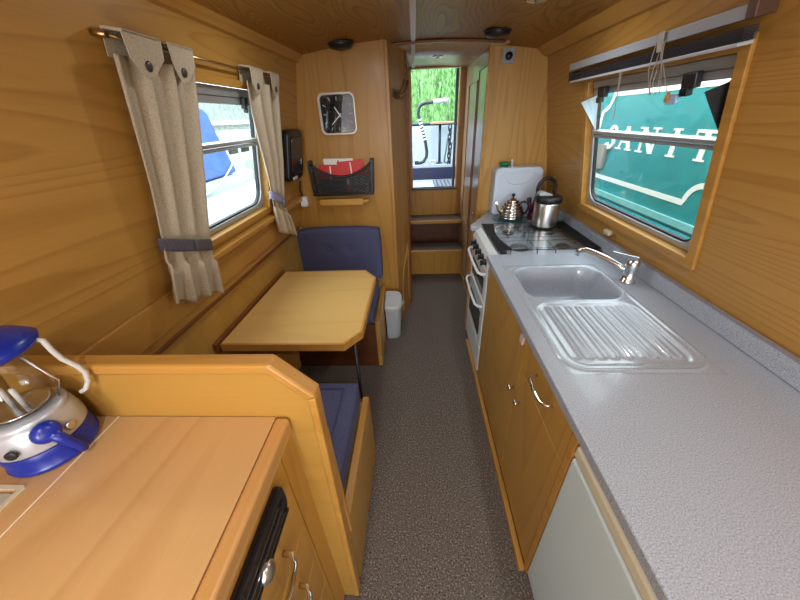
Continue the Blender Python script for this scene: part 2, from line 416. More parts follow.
# ------------------------------------------------------------------ windows
def window(name, M, win, vfn, barz, trim_w, side):
    y0, y1, z0, z1 = win; v0, v1, vb = vfn(z0), vfn(z1), vfn(barz)
    tr = obj(name, MB().ring(rrect(y0-trim_w, y1+trim_w, v0-trim_w, v1+trim_w, .004, 2), rrect(y0, y1, v0, v1, .004, 2), -.048, .011, 'Z', M), W_TRIM, bevel=.004)
    tr['kind'] = 'structure'
    fw = .024
    o = rrect(y0+.001, y1-.001, v0+.001, v1-.001, .004, 6); i = rrect(y0+fw, y1-fw, v0+fw, v1-.05, (.07, .07, .012, .012), 6)
    obj('window_frame', MB().ring(o, i, -.05, -.022, 'Z', M), ALU, tr, bevel=.002)
    i2 = rrect(y0+fw+.008, y1-fw-.008, v0+fw+.008, v1-.058, (.062, .062, .01, .01), 6)
    obj('window_seal', MB().ring(i, i2, -.045, -.03, 'Z', M), RUBBER, tr)
    obj('glazing_bar', MB().box(y0+fw, y1-fw, vb-.016, vb-.002, -.048, -.018, M).box(y0+fw, y1-fw, vb+.003, vb+.018, -.044, -.010, M), ALU, tr, bevel=.003)
    obj('glass_pane', MB().prism(rrect(y0+fw+.004, y1-fw-.004, v0+fw+.004, vb-.014, (.064, .064, .002, .002), 6), -.040, -.036, 'Z', M), GLASS, tr)
    obj('head_rail', MB().box(y0+.01, y1-.01, v1-.034, v1-.003, -.022, -.010, M).box(y0+.01, y1-.01, v1-.062, v1-.037, -.022, -.014, M), ALU, tr, bevel=.002)
    return tr, vb, v1
w1, vb1, vt1 = window('window_1', ML, LWIN, vl, 1.49, .030, 'L')
obj('glass_pane', MB().box(LWIN[0]+.026, LWIN[1]-.026, vb1+.012, vt1-.052, -.040, -.036, ML), GLASS, w1)
obj('catch', MB().box(1.60, 1.63, vt1-.075, vt1-.03, -.012, .006, ML).box(1.608, 1.622, vt1-.09, vt1-.07, -.006, .010, ML), BLACK, w1, bevel=.003)
w2, vb2, vt2 = window('window_2', MR, RWIN, vr, 1.449, .038, 'R')
# hopper pane, tilted in at the top, with its two side gussets
hb, ht = vb2+.012, vr(1.62)
TI = .055
def hop(y, t, off=0): return MR @ Vector((y, hb+(ht-hb)*t, -.030+TI*t+off))
mb = MB()
def hpane(y0, y1, t0, t1, th):
    m = MB(); vs = [m.bm.verts.new(hop(y, t, o)) for y in (y0, y1) for t in (t0, t1) for o in (0, th)]
    for f in ((0, 1, 3, 2), (4, 6, 7, 5), (0, 4, 5, 1), (2, 3, 7, 6), (0, 2, 6, 4), (1, 5, 7, 3)): m.bm.faces.new([vs[k] for k in f])
    return m
obj('hopper_pane', hpane(RWIN[0]+.03, RWIN[1]-.03, 0, 1, .004), GLASS, w2)
for yy in (RWIN[0]+.027, RWIN[1]-.027):
    m = MB(); P = [MR @ Vector((yy+dy, v, w)) for dy in (-.0015, .0015) for v, w in ((hb, -.03), (ht+.004, -.03), (ht-.012, -.03+TI+.028))]
    A = [m.bm.verts.new(p) for p in P]
    m.bm.faces.new(A[:3]); m.bm.faces.new(A[3:][::-1])
    for k in range(3): m.bm.faces.new((A[k], A[3+k], A[3+(k+1) % 3], A[(k+1) % 3]))
    obj('gusset', m, GUSS if yy > 1.5 else RUBBER, w2)
for yy in (1.275, 1.83):
    obj('catch', MB().box(yy-.03, yy+.03, vt2-.075, vt2-.03, -.012, .010, MR).box(yy-.012, yy+.022, vt2-.095, vt2-.07, -.004, .018, MR), BLACK, w2, bevel=.003)
obj('latch_plate', MB().box(1.30, 1.355, vt2-.115, vt2-.085, .012, .022, MR), plain('pale_blue_tab', (.45, .58, .80, 1), .4), w2, bevel=.003)
# little switch under the right window
t = thing('window_stay', 'small cream stay block fixed below the right window', 'stay', tuple(MR @ Vector((1.63, vr(1.0), 0))))
obj('block', MB().box(1.61, 1.66, vr(.995), vr(1.018), .0005, .022, MR), CREAM, t, bevel=.004)
obj('screw_knob', MB().box(1.575, 1.592, vr(.998), vr(1.012), .0005, .014, MR), W_RED, t, bevel=.004)

# ------------------------------------------------------------------ blind
t = thing('venetian_blind', 'raised venetian blind with dark stacked slats above the right window', 'blind', tuple(MR @ Vector((1.6, vr(1.77), 0))))
obj('headrail', MB().box(1.055, 2.10, vr(1.757), vr(1.787), .012, .046, MR), plain('grey_headrail', (.36, .38, .42, 1), .4), t, bevel=.002)
m = MB()
for k in range(9): m.box(1.06, 2.075, vr(1.712)+k*.0034, vr(1.712)+k*.0034+.0022, .016, .050, MR)
obj('slat_stack', m, plain('dark_slats', (.025, .028, .04, 1), .4), t)
obj('bottom_rail', MB().box(1.065, 2.08, vr(1.702), vr(1.711), .014, .053, MR), plain('pale_rail', (.50, .52, .55, 1), .4), t, bevel=.002)
for yy in (1.052, 2.085): obj('end_bracket', MB().box(yy-.012, yy+.016, vr(1.706 if yy > 1.5 else 1.755), vr(1.75 if yy > 1.5 else 1.805), .0, .05, MR), BLACK if yy > 1.5 else plain('brown_bracket', (.10, .05, .03, 1), .5), t, bevel=.003)
for yy in (1.335, 1.345, 1.36, 1.372, 1.39):
    e = vr(1.625 + random.uniform(-.015, .01))
    obj('cord', MB().tube([MR @ Vector((yy+q*.012*math.sin(q*3), vr(1.765)*(1-q)+e*q, .058+.006*math.sin(q*5+yy*90))) for q in [k/10 for k in range(11)]], .0013, 6), plain('pale_cord', (.42, .38, .32, 1), .8) if yy < 1.34 else bpy.data.materials['pale_cord'], t)
obj('cord', MB().tube([MR @ Vector((y, v, .052)) for y, v in ((1.60, vr(1.705)), (1.603, vr(1.64)), (1.612, vr(1.535)), (1.620, vr(1.53)), (1.598, vr(1.64)), (1.59, vr(1.705)))], .0013, 6), bpy.data.materials['pale_cord'], t)
obj('cord_guide', MB().box(1.36, 1.385, vr(1.735), vr(1.79), .05, .056, MR), bpy.data.materials['pale_cord'], t, bevel=.002)
obj('tassel', MB().lathe([(0, 0), (.008, .002), (.0075, .02), (.003, .03), (0, .031)], MR @ Vector((1.285, vr(1.588), .062)), 10), W_TRIM, t)
obj('cord', MB().tube([MR @ Vector((1.335, vr(1.7), .058)), MR @ Vector((1.30, vr(1.64), .060)), MR @ Vector((1.285, vr(1.615), .062))], .0013, 6), bpy.data.materials['pale_cord'], t)

# ------------------------------------------------------------------ curtains (left)
rod = thing('curtain_rod', 'thin brass curtain rod running above the left window', 'curtain rod', tuple(ML @ Vector((1.4, vl(1.775), .03))))
obj('rod', MB().tube([ML @ Vector((y, vl(1.772), .030)) for y in (.913, 1.893)], .0045, 10), plain('brass', (.62, .42, .20, 1), .3, 1), rod)
for yy in (.916, 1.895): obj('end_bracket', MB().tube([ML @ Vector((yy, vl(1.772), w)) for w in (.0005, .036)], .007, 10), bpy.data.materials['brass'], rod)

def curtain(label, tl, tr, ml, mr, bl, br, zt, zm, zb, tabs, folds, off_t, off_b, tiemat, seed, tilt=.09):
    t = thing('curtain', label, 'curtain', tuple(ML @ Vector(((tl+tr)/2, vl(zt), .03))), 'tab-top linen curtains at the left window')
    def edges(z):
        if z >= zm:
            q = (zt-z)/(zt-zm); q = q*q*(3-2*q)*.6+q*.4
            return tl+(ml-tl)*q, tr+(mr-tr)*q, off_t*(1-q)+off_b*q*.7
        q = (zm-z)/(zm-zb)
        return ml+(bl-ml)*q, mr+(br-mr)*q, off_b*(.7+.15*q)
    def fn(a, b):
        z = zt + (zb-zt)*b + (.012*math.sin(a*9+seed) if b > .99 else 0)
        l, r, o = edges(zt + (zb-zt)*b)
        at = abs(zt+(zb-zt)*b-zm)
        amp = .011*min(1, .35+at*3.2) + (.012*b if b > .8 else 0)
        w = o + amp*math.sin(2*PI*folds*a + seed + .6*math.sin(3*b)) + .5*amp*math.sin(2*PI*folds*1.9*a+seed*2)
        # the free edges fall closer to the wall
        pr = min(1, (zt-z)/(zt-zm)) if z < zt else 0
        z -= (a-.5)*tilt*pr*pr
        return ML @ Vector((l+(r-l)*a, vl(z), max(.012 if z > 1.16 else .040, w)))
    obj('fabric', MB().sheet(fn, 70, 60), LINEN, t, solid=.003)
    l, r, o = edges(zm)
    def tie(a, b):
        ang = -PI*.5 + 2*PI*a
        cy, hw = (l+r)/2, (r-l)/2+.006
        return ML @ Vector((cy+hw*math.sin(ang+PI/2), vl(zm)-.022+.044*b - tilt*.5*math.sin(ang+PI/2), max(.006, o+.026*math.cos(ang+PI/2))))
    obj('tieback', MB().sheet(tie, 40, 4), tiemat, t, solid=.004)
    for y0, y1, tip in tabs:
        yc = y0+(y1-y0)*tip
        m = MB()
        poly = [(y0, 0), (y1, 0), (y1, -.045), (yc+.018, -.088), (yc-.012, -.094), (y0+.012, -.055)]
        base = vl(zt)+.052
        m.prism([(p[0], base+p[1]) for p in poly], off_t+.022, off_t+.0255, 'Z', ML)
        m.box(y0+.004, y1-.004, base-.006, base+.001, .012, off_t+.0255, ML)
        m.box(y0+.004, y1-.004, base-.06, base, .010, .0125, ML)
        tb = obj('tab', m, LINEN, t, bevel=.001)
        bt = obj('button', MB().lathe([(0, .004), (.009, .004), (.0125, .002), (.0125, 0), (0, 0)], ML @ Vector((yc, base-.066, off_t+.0258)), 18, ML.to_3x3().to_4x4()), plain('dark_button', (.045, .03, .035, 1), .4), tb)
    return t
curtain('large beige linen curtain with dark tieback on the near side of the left window', .905, 1.200, .915, 1.150, .870, 1.125, 1.738, 1.215, 1.015,
        [(.928, 1.060, .50), (1.085, 1.196, .45)], 3.2, .036, .045, TIE, .6)
curtain('beige linen curtain with pale violet tieback on the far side, beside the black case', 1.560, 1.870, 1.72, 1.885, 1.755, 1.975, 1.738, 1.20, .99,
        [(1.565, 1.685, .5), (1.765, 1.865, .5)], 3.0, .036, .060, plain('pale_violet_band', (.24, .24, .36, 1), .9, noise=.2, nscale=200), 1.7)

# ------------------------------------------------------------------ partition, sideboard
PY = .447
t = thing('partition', 'low oak partition with rounded cap rail behind the sideboard', 'partition', (-.55, PY+.015, 0))
obj('panel', MB().prism([(-.952, 0), (-.255, 0), (-.232, 1.068), (-.298, 1.142), (-.868, 1.142), (-.90, .95), (-.952, .9)], PY, PY+.028), W_PART, t)
obj('cap_rail', MB().prism([(-.866, 1.142), (-.298, 1.142), (-.230, 1.068), (-.210, 1.080), (-.290, 1.168), (-.866, 1.168)], PY-.005, PY+.034), W_TRIMX, t, bevel=.006)
obj('edge_strip', MB().prism([(-.2545, 0), (-.236, 0), (-.213, 1.074), (-.2315, 1.074)], PY-.004, PY+.033), W_TRIM, t, bevel=.004)
obj('back_rest_board', MB().box(-.245, -.222, PY+.034, PY+.050, .42, .92), W_TRIM, t, bevel=.004)

DF = -.305
t = thing('sideboard', 'built-in oak sideboard with drawers and black vent, in front of partition', 'cabinet', (-.6, .1, 0))
obj('body', MB().box(-.88, DF-.004, -1.0, PY-.001, .02, .974).box(-.84, DF-.03, -1.0, PY-.001, 0, .02), W_PART, t)
obj('stile', box(DF-.004, DF+.014, .386, PY-.001, .02, .974), W_DOOR, t)
obj('rail', box(DF-.004, DF+.014, -1.0, .384, .875, .974), W_DOOR, t)
for k, (z0, z1) in enumerate(((.706, .871), (.541, .702), (.376, .537), (.05, .372))):
    dr = obj('drawer', box(DF-.004, DF+.014, -.12, .382, z0, z1), W_DOOR, t, bevel=.0015)
    zc = z1-.085
    pts = [(DF+.014, .285, zc), (DF+.034, .283, zc), (DF+.046, .265, zc-.002), (DF+.05, .225, zc-.004), (DF+.046, .185, zc-.002), (DF+.034, .167, zc), (DF+.014, .165, zc)]
    if k < 3: obj('handle', MB().tube(pts, .0062, 10), CHROME, dr)
vp = obj('vent_panel', MB().prism(rrect(-.10, .338, .876, .952, (.006, .03, .012, .006)), DF+.0142, DF+.032, 'X'), BLACKG, t, bevel=.004)
m = MB()
for k in range(3): m.box(DF+.032, DF+.0345, -.09, .315-.006*k, .893+k*.020, .8955+k*.020)
obj('chrome_line', m, CHROME, vp)
obj('vent_louvre', MB().box(DF+.032, DF+.036, .16, .325, .884, .890).box(DF+.032, DF+.036, .16, .325, .920, .925), BLACK, vp)
obj('dial', MB().lathe([(0, 0), (.019, 0), (.019, .008), (.014, .014), (0, .015)], (DF+.032, .218, .895), 20, Matrix.Rotation(PI/2, 4, 'Y')), STEEL, vp)

wt = thing('beech_worktop', 'pale beech worktop with rounded lipping on the sideboard', 'worktop', (-.55, .1, .975))
GX = -.672
obj('top_board', box(GX+.0015, -.312, -1.0, PY-.002, .975, 1.017), W_DESK, wt)
obj('back_strip', MB().cells([-.895, -.812, -.722, GX-.0015], [-1.0, .10, .285, PY-.002], {(1, 1)}, .975, 1.017), W_DESK, wt)
obj('inlay_line', box(GX-.0014, GX+.0014, -1.0, PY-.002, .976, 1.0175), plain('pale_inlay', (.80, .72, .58, 1), .5), wt)
obj('lipping', box(-.3118, -.281, -1.0, PY-.002, .975, 1.0185), wood('desk_lipping', (.55, .31, .105, 1), (.40, .20, .06, 1), 'Y', 8, 6, .4, .35, seed=20), wt, bevel=.008, seg=4)
sl = obj('socket_recess', box(-.810, -.724, .102, .283, .985, 1.006), plain('grey_insert', (.42, .42, .42, 1), .4), wt)
obj('recess_rim', MB().ring(rrect(-.814, -.716, .096, .291, .004, 2), rrect(-.809, -.724, .102, .283, .004, 2), 1.0172, 1.0205), CREAM, sl)

# ------------------------------------------------------------------ lantern
lx, ly, lz = -.738, .370, 1.0172
t = thing('lantern', 'blue and silver camping lantern with glass globe on the sideboard corner', 'lantern', (lx, ly, lz))
c = (lx, ly, lz)
obj('base', MB().lathe([(0, 0), (.060, 0), (.068, .005), (.070, .012), (.067, .016), (.068, .036), (.066, .048), (.05, .050), (0, .05)], c, 48), BLUE, t, bevel=.001)
obj('body', MB().lathe([(.0665, .0505), (.067, .054), (.066, .075), (.062, .096), (.058, .102), (.060, .106), (.056, .112), (.045, .114), (0, .114)], c, 48), SILVER, t)
for ang in (-.02, -1.2, -2.2): obj('body_stud', MB().lathe([(0, 0), (.009, 0), (.009, .003), (.006, .004), (0, .004)], (lx+.070*math.cos(ang), ly+.070*math.sin(ang), lz+.070), 14, Matrix.Rotation(ang, 4, 'Z') @ Matrix.Rotation(PI/2-.1, 4, 'Y')), STEEL if ang > -1 else BLACK, t)
kn = obj('switch_dial', MB().lathe([(0, 0), (.019, 0), (.021, .006), (.018, .014), (.008, .018), (0, .018)], (lx+.066*math.cos(-.45), ly+.066*math.sin(-.45), lz+.086), 20, Matrix.Rotation(-.45, 4, 'Z') @ Matrix.Rotation(PI/2-.35, 4, 'Y')), BLUE, t)
ca, sa = math.cos(-.55), math.sin(-.55)
obj('carry_clip', MB().tube([(lx+.078*math.cos(-.42), ly+.078*math.sin(-.42), lz+.086), (lx+.081*math.cos(-.32), ly+.081*math.sin(-.32), lz+.06), (lx+.080*math.cos(-.2), ly+.080*math.sin(-.2), lz+.03), (lx+.079*math.cos(-.16), ly+.079*math.sin(-.16), lz+.014)], [.010, .009, .008, .007], 10), BLUE, t)
obj('glass_globe', MB().lathe([(.046, .114), (.056, .126), (.060, .146), (.057, .168), (.048, .196), (.036, .222), (.034, .232)], c, 40), CLEAR, t)
obj('reflector', MB().lathe([(0, .116), (.040, .118), (.044, .124), (.036, .122), (.01, .120), (0, .120)], c, 32), CHROME, t)
for dx in (-.012, .012): obj('lamp_tube', MB().lathe([(0, .120), (.0042, .120), (.0042, .160), (.003, .164), (0, .165)], (lx+dx, ly, lz), 14), WHITEP, t)
for k in range(3):
    a = k*2.1+.7
    obj('globe_rod', MB().tube([(lx+.050*math.cos(a), ly+.050*math.sin(a), lz+.112), (lx+.064*math.cos(a), ly+.064*math.sin(a), lz+.145), (lx+.038*math.cos(a), ly+.038*math.sin(a), lz+.230)], .0018, 8), STEEL, t)
obj('cap', MB().lathe([(.030, .226), (.036, .231), (.070, .234), (.078, .238), (.080, .245), (.066, .257), (.040, .268), (.018, .274), (0, .275)], c, 48), BLUE, t)
obj('bail_handle', MB().tube([(lx+x*.80, ly+x*.55, lz+z) for x, z in ((.078, .240), (.086, .236), (.088, .212), (.092, .190), (.104, .166), (.108, .148), (.104, .128), (.094, .112), (.084, .108))], .0046, 12), plain('pale_grey_bail', (.52, .52, .50, 1), .35), t)

# ------------------------------------------------------------------ dinette
def bench(name, label, x0, x1, y0, y1, h, front):
    t = thing(name, label, 'bench', ((x0+x1)/2, (y0+y1)/2, 0), 'built-in dinette benches')
    obj('end_panel', box(x1, x1+.030, y0, y1, 0, h+.012), W_PART, t, bevel=.004)
    fy = y1 if front > 0 else y0
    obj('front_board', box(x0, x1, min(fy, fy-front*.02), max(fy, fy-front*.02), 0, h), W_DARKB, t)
    ya, yb = (y0, fy-.02) if front > 0 else (fy+.02, y1)
    obj('seat_board', box(x0, x1, ya, yb, h-.018, h), W_PART, t)
    obj('edge_lipping', box(x1+.0005, x1+.0295, y0+.002, y1-.002, h+.0125, h+.018), W_TRIM, t, bevel=.002)
    return t
bench('dinette_bench', 'oak box bench behind the partition, nearest to the camera', -.903, -.268, PY+.054, 1.055, .395, 1)
bench('dinette_bench', 'oak box bench on the far side of the table by the waste bin', -.903, -.285, 1.725, 2.276, .365, -1)
def cushion(name, label, x0, x1, y0, y1, z0, z1, cat='cushion', tuft=(), ax='Z', group=None):
    t = thing(name, label, cat, ((x0+x1)/2, (y0+y1)/2, z0), group)
    # pillowy block
    def blk():
        m = MB(); nx, ny, nz = 20, 16, 4
        bmesh.ops.create_cube(m.bm, size=1)
        bmesh.ops.subdivide_edges(m.bm, edges=m.bm.edges, cuts=19, use_grid_fill=True)
        for v in m.bm.verts:
            p = v.co*2
            puff = [1, 1, 1]
            q = Vector(((1-p.x**4), (1-p.y**4), (1-p.z**4)))
            v.co = Vector(((x0+x1)/2 + (x1-x0)/2*p.x*(.975+.025*q.y*q.z), (y0+y1)/2 + (y1-y0)/2*p.y*(.975+.025*q.x*q.z), (z0+z1)/2 + (z1-z0)/2*p.z*((.90+.10*q.x*q.y) if p.z > 0 else 1)))
            for tx, tz in tuft:
                dd_ = math.hypot(v.co.x-tx, v.co.z-tz)
                if p.y < -.95 and dd_ < .06: v.co.y += .020*(1-dd_/.06)**1.5
        for f in m.bm.faces: f.smooth = True
        return m
    b = obj('cover', blk(), BLUEF, t, bevel=.012, seg=3)
    for tx, tz in tuft:
        obj('tuft_button', MB().lathe([(0, .006), (.008, .005), (.011, .001), (.011, -.004), (0, -.004)], (tx, y0+.012, tz), 14, Matrix.Rotation(PI/2, 4, 'X')), BLUEF, t)
    return t
g = 'navy dinette cushions'
c1 = cushion('seat_cushion', 'navy seat cushion on the bench behind the partition', -.89, -.272, PY+.056, 1.05, .397, .520, group=g)
obj('seam', MB().tube([(-.335, PY+.10, .5225), (-.335, 1.00, .5225), (-.80, 1.00, .5225)], .0025, 6), BLUEF, c1)
cushion('seat_cushion', 'navy seat cushion on the far bench, partly under the table', -.89, -.290, 1.73, 2.178, .367, .480, group=g)
cushion('back_cushion', 'upright navy back cushion with two tufts against the clock bulkhead', -.885, -.262, 2.184, 2.276, .484, .895, tuft=((-.66, .735), (-.49, .735)), group=g)

t = thing('table', 'light maple dinette table with clipped corners and thin black leg', 'table', (-.55, 1.49, 0))
TX = -.885
prof = [(TX-.025, 1.098), (-.332, 1.092), (-.260, 1.188), (-.256, 1.768), (-.338, 1.886), (TX, 1.886)]
ins = [(TX-.023, 1.110), (-.338, 1.104), (-.272, 1.192), (-.268, 1.764), (-.344, 1.874), (TX+.002, 1.874)]
obj('tabletop', MB().prism(ins, .668, .7005, 'Z'), W_TABLE, t)
obj('edge_lipping', MB().ring(prof, ins, .664, .702, 'Z'), W_TRIMX, t, bevel=.003)
obj('wall_rail', MB().box(-.9045, TX-.001, 1.085, 1.90, .655, .712, SH), W_RED, t, bevel=.004)
obj('leg', MB().tube([(-.302, 1.17, .664), (-.306, 1.175, 0)], .0085, 12), BLACK, t)
obj('support_board', MB().prism([(-.90, .30), (-.72, .30), (-.665, .37), (-.66, .46), (-.70, .64), (-.90, .64)], 1.30, 1.322), W_PALE, t, bevel=.003)

# waste bin
t = thing('waste_bin', 'small pale grey bin with rounded lid on the floor beside the far bench', 'bin', (-.20, 2.12, 0))
def bin_ring(z, inset, dz=0):
    x0, x1, y0, y1 = -.252+inset*.4, -.118-inset, 2.025+inset, 2.205-inset*.3
    P = rrect(x0, x1, y0, y1, (.012, .055, .055, .012), 6)
    return [Vector((p[0], p[1], z+dz*(p[1]-y0))) for p in P]
def loft(rings):
    m = MB(); V = [[m.bm.verts.new(p) for p in q] for q in rings]
    m.bm.faces.new(V[0][::-1]); m.bm.faces.new(V[-1])
    for A, B in zip(V, V[1:]):
        for k in range(len(A)): m.bm.faces.new((A[k], A[(k+1) % len(A)], B[(k+1) % len(A)], B[k]))
    return m
obj('body', loft([bin_ring(.001, .022), bin_ring(.02, .019), bin_ring(.275, .006, .28)]), GREYP, t, bevel=.003)
obj('lid', loft([bin_ring(.277, .003, .28), bin_ring(.300, .000, .28), bin_ring(.315, .006, .28), bin_ring(.320, .016, .28)]), plain('grey_lid', (.46, .49, .50, 1), .4), t, bevel=.003)
obj('lid_catch', box(-.117, -.106, 2.10, 2.125, .295, .318), GREYP, t, bevel=.002)

# ------------------------------------------------------------------ things on the left bulkhead
BY = 2.2795
t = thing('wall_clock', 'square rounded clock with black face and white hands on bulkhead', 'clock', (-.478, BY, 1.60))
cx, cz = -.478, 1.605
obj('case', MB().ring(rrect(cx-.116, cx+.116, cz-.115, cz+.115, .035), rrect(cx-.104, cx+.104, cz-.103, cz+.103, .028), BY-.030, BY, 'Y'), plain('brass_rim', (.62, .56, .47, 1), .3, .3), t, bevel=.003)
fc = obj('face', MB().prism(rrect(cx-.1038, cx+.1038, cz-.1028, cz+.1028, .028), BY-.016, BY-.001), plain('clock_black', (.010, .012, .014, 1), .06, coat=1), t)
for k in range(12):
    a = k*PI/6
    r = .082/max(abs(math.cos(a)), abs(math.sin(a)))*.98 if k % 3 else .082
    r = min(r, .098)
    M = Matrix.Translation((cx+r*math.sin(a), 0, cz+r*math.cos(a))) @ Matrix.Rotation(a, 4, 'Y')
    obj('hour_mark', MB().box(-.003, .003, BY-.0175, BY-.0162, -.010, .010, M), plain('grey_mark', (.30, .31, .32, 1), .5) if k == 0 else bpy.data.materials['grey_mark'], fc)
for nm, ang, ln, w in (('minute_hand', math.radians(-132), .078, .0032), ('hour_hand', math.radians(-33), .052, .0042)):
    M = Matrix.Translation((cx+.012, 0, cz-.006)) @ Matrix.Rotation(ang, 4, 'Y')
    obj(nm, MB().prism([(-w, -.012), (w, -.012), (w*.5, ln), (-w*.5, ln)], BY-.0205, BY-.019, 'Y', M), WHITEP, t)
obj('hub', MB().lathe([(0, 0), (.006, 0), (.006, .004), (0, .005)], (cx+.012, BY-.017, cz-.006), 14, Matrix.Rotation(PI/2, 4, 'X')), WHITEP, t)

t = thing('net_pocket', 'black framed net pocket holding papers on the bulkhead below clock', 'net pocket', (-.50, BY, 1.11))
for x, xx in ((-.705, -.70), (-.285, -.30)): obj('side_bar', MB().prism([(x-.012, 1.345), (x+.012, 1.345), (xx+.012, 1.12), (xx-.012, 1.12)], BY-.055, BY-.001), BLACK, t, bevel=.004)
def edge_x(s, z): return (-.705+(.42)*s)
def netp(s, q):
    x = -.700+.41*s; top = 1.325-.085*math.sin(PI*s)**.8
    return Vector((x, BY-.052-.035*math.sin(PI*s)*math.sin(PI*min(1, q+.15)), 1.122+(top-1.122)*q))
obj('top_cord', MB().tube([netp(k/24, 1) for k in range(25)], .008, 8), BLACK, t)
obj('bottom_cord', MB().tube([netp(k/24, 0) for k in range(25)], .005, 8), BLACK, t)
m = MB()
for k in range(-8, 17):
    for sg in (1, -1):
        pts = []
        for j in range(17):
            q = j/16; s = k/16 + sg*.5*q + (0 if sg > 0 else .5)
            if 0 <= s <= 1: pts.append(netp(s, q))
        if len(pts) > 2: m.tube(pts, .0030, 5, cap=False)
obj('netting', m, BLACK, t)
for j, (x0, x1, z1, y, mt, lab, rot) in enumerate((
        (-.655, -.50, 1.315, -.028, RED, 'red booklet standing in the net pocket, at its left', .03),
        (-.515, -.335, 1.335, -.022, RED, 'red booklet standing in the net pocket, at its right', -.05),
        (-.62, -.42, 1.350, -.012, PAPER, 'white leaflet standing behind the red booklets in the net', .02),
        (-.66, -.47, 1.225, -.044, plain('dark_print', (.06, .065, .06, 1), .5, noise=.9, nscale=60), 'dark map leaflet low in the left of the net pocket', .0),
        (-.45, -.32, 1.240, -.044, plain('grey_print', (.13, .14, .14, 1), .5, noise=.9, nscale=70), 'grey printed leaflet low in the right of the net pocket', .04))):
    tt = thing('booklet' if mt is RED else 'leaflet', lab, 'booklet' if mt is RED else 'leaflet', ((x0+x1)/2, BY+y, 1.135), 'papers in the net pocket')
    M = Matrix.Translation(((x0+x1)/2, BY+y, 1.135)) @ Matrix.Rotation(rot, 4, 'Y')
    obj('cover', MB().box(-(x1-x0)/2, (x1-x0)/2, -.003, .003, 0, z1-1.135, M), mt, tt)
    obj('print_band', MB().box(-(x1-x0)/2+.012, (x1-x0)/2-.012, -.0036, -.0031, (z1-1.135)*.25, (z1-1.135)*.45, M).box(-.004, .004, -.0036, -.0031, (z1-1.135)*.5, (z1-1.135)*.95, M), PAPER if mt is RED else plain('black_print', (.03, .03, .03, 1), .5), tt)
t = thing('ledge_shelf', 'small oak ledge under the net pocket', 'shelf', (-.50, BY, 1.05))
obj('shelf_board', MB().prism([(-.70, BY-.001), (-.70, BY-.05), (-.67, BY-.07), (-.36, BY-.07), (-.325, BY-.05), (-.325, BY-.001)], 1.068, 1.086, 'Z'), W_TRIMX, t, bevel=.004)
obj('shelf_lip', MB().box(-.668, -.362, BY-.076, BY-.0705, 1.055, 1.098), W_TRIMX, t, bevel=.003)

t = thing('wall_case', 'black rounded wall case beside the far curtain on left wall', 'case', tuple(ML @ Vector((2.09, vl(1.40), 0))))
obj('shell', MB().prism(rrect(1.965, 2.205, vl(1.262), vl(1.540), .035), .001, .055, 'Z', ML), BLACK, t, bevel=.010, seg=3)
obj('front_cover', MB().prism(rrect(2.0, 2.19, vl(1.30), vl(1.505), .025), .0555, .061, 'Z', ML), plain('satin_black', (.016, .016, .02, 1), .25), t, bevel=.003)
obj('white_mark', MB().box(2.13, 2.16, vl(1.368), vl(1.372), .0612, .0618, ML).box(2.135, 2.165, vl(1.352), vl(1.356), .0612, .0618, ML).box(2.15, 2.158, vl(1.35), vl(1.38), .0612, .0618, ML), PAPER, t)
obj('lower_label', MB().prism(rrect(2.02, 2.09, vl(1.272), vl(1.288), .006), .0552, .058, 'Z', ML), WHITEP, t)

t = thing('wall_plug', 'white plug adaptor on left wall under the black case', 'plug', (-.80, 2.2, 1.08))
obj('plug_body', MB().prism(rrect(-.818, -.768, 1.045, 1.115, .012), BY-.046, BY-.0005), WHITEP, t, bevel=.006, seg=3)
obj('plug_cable', MB().tube([(-.800, BY-.03, 1.116), (-.803, BY-.035, 1.14), (-.80, BY-.05, 1.17), (-.785, BY-.06, 1.22)], .006, 8), BLACK, t)

# coat hooks on the aisle panel
t = thing('coat_hooks', 'dark metal double coat hooks on the aisle panel', 'hooks', tuple(MA @ Vector((.15, 1.72, 0))))
obj('back_plate', MB().box(.055, .20, 1.685, 1.73, .0005, .008, MA), plain('bronze', (.10, .055, .03, 1), .35, .8), t, bevel=.003)
for u in (.08, .165):
    hk = obj('hook', MB().tube([MA @ Vector((u+a*.6, v, w)) for a, v, w in ((0, 1.71, .006), (0, 1.705, .03), (.015, 1.715, .045), (.03, 1.745, .06), (.05, 1.775, .065))], .005, 8), bpy.data.materials['bronze'], t)
    obj('lower_hook', MB().tube([MA @ Vector((u, v, w)) for v, w in ((1.70, .006), (1.68, .012), (1.675, .03), (1.69, .042))], .005, 8), bpy.data.materials['bronze'], hk)

# ------------------------------------------------------------------ ceiling fittings
for x, y, lab in ((-.40, 2.19, 'black round ceiling speaker above the clock'), (.455, 2.18, 'black round ceiling speaker at the corridor entrance, right side')):
    t = thing('ceiling_speaker', lab, 'speaker', (x, y, czt(x)-.008), 'black round ceiling speakers')
    obj('grille', MB().lathe([(0, -.030), (.030, -.030), (.058, -.024), (.066, -.012), (.066, 0), (0, 0)], (x, y, czt(x)-.008), 28), BLACK, t)
    obj('rim', MB().lathe([(.066, -.006), (.072, -.006), (.074, 0), (.066, 0)], (x, y, czt(x)-.0078), 28), RUBBER, t)
for x, y, z, lab in ((.49, 1.66, czt(.49)-.007, 'chrome ceiling downlight near the right window'), (.19, 3.05, czt(.19)-.001, 'chrome ceiling downlight in the corridor')):
    t = thing('downlight', lab, 'light', (x, y, z), 'chrome ceiling downlights')
    obj('rim', MB().lathe([(.026, -.004), (.034, -.008), (.041, -.004), (.042, 0), (.026, 0)], (x, y, z), 28), CHROME, t)
    obj('lamp', MB().lathe([(0, -.012), (.012, -.012), (.018, -.002), (.025, -.001), (0, -.0005)], (x, y, z), 20), STEEL, t)

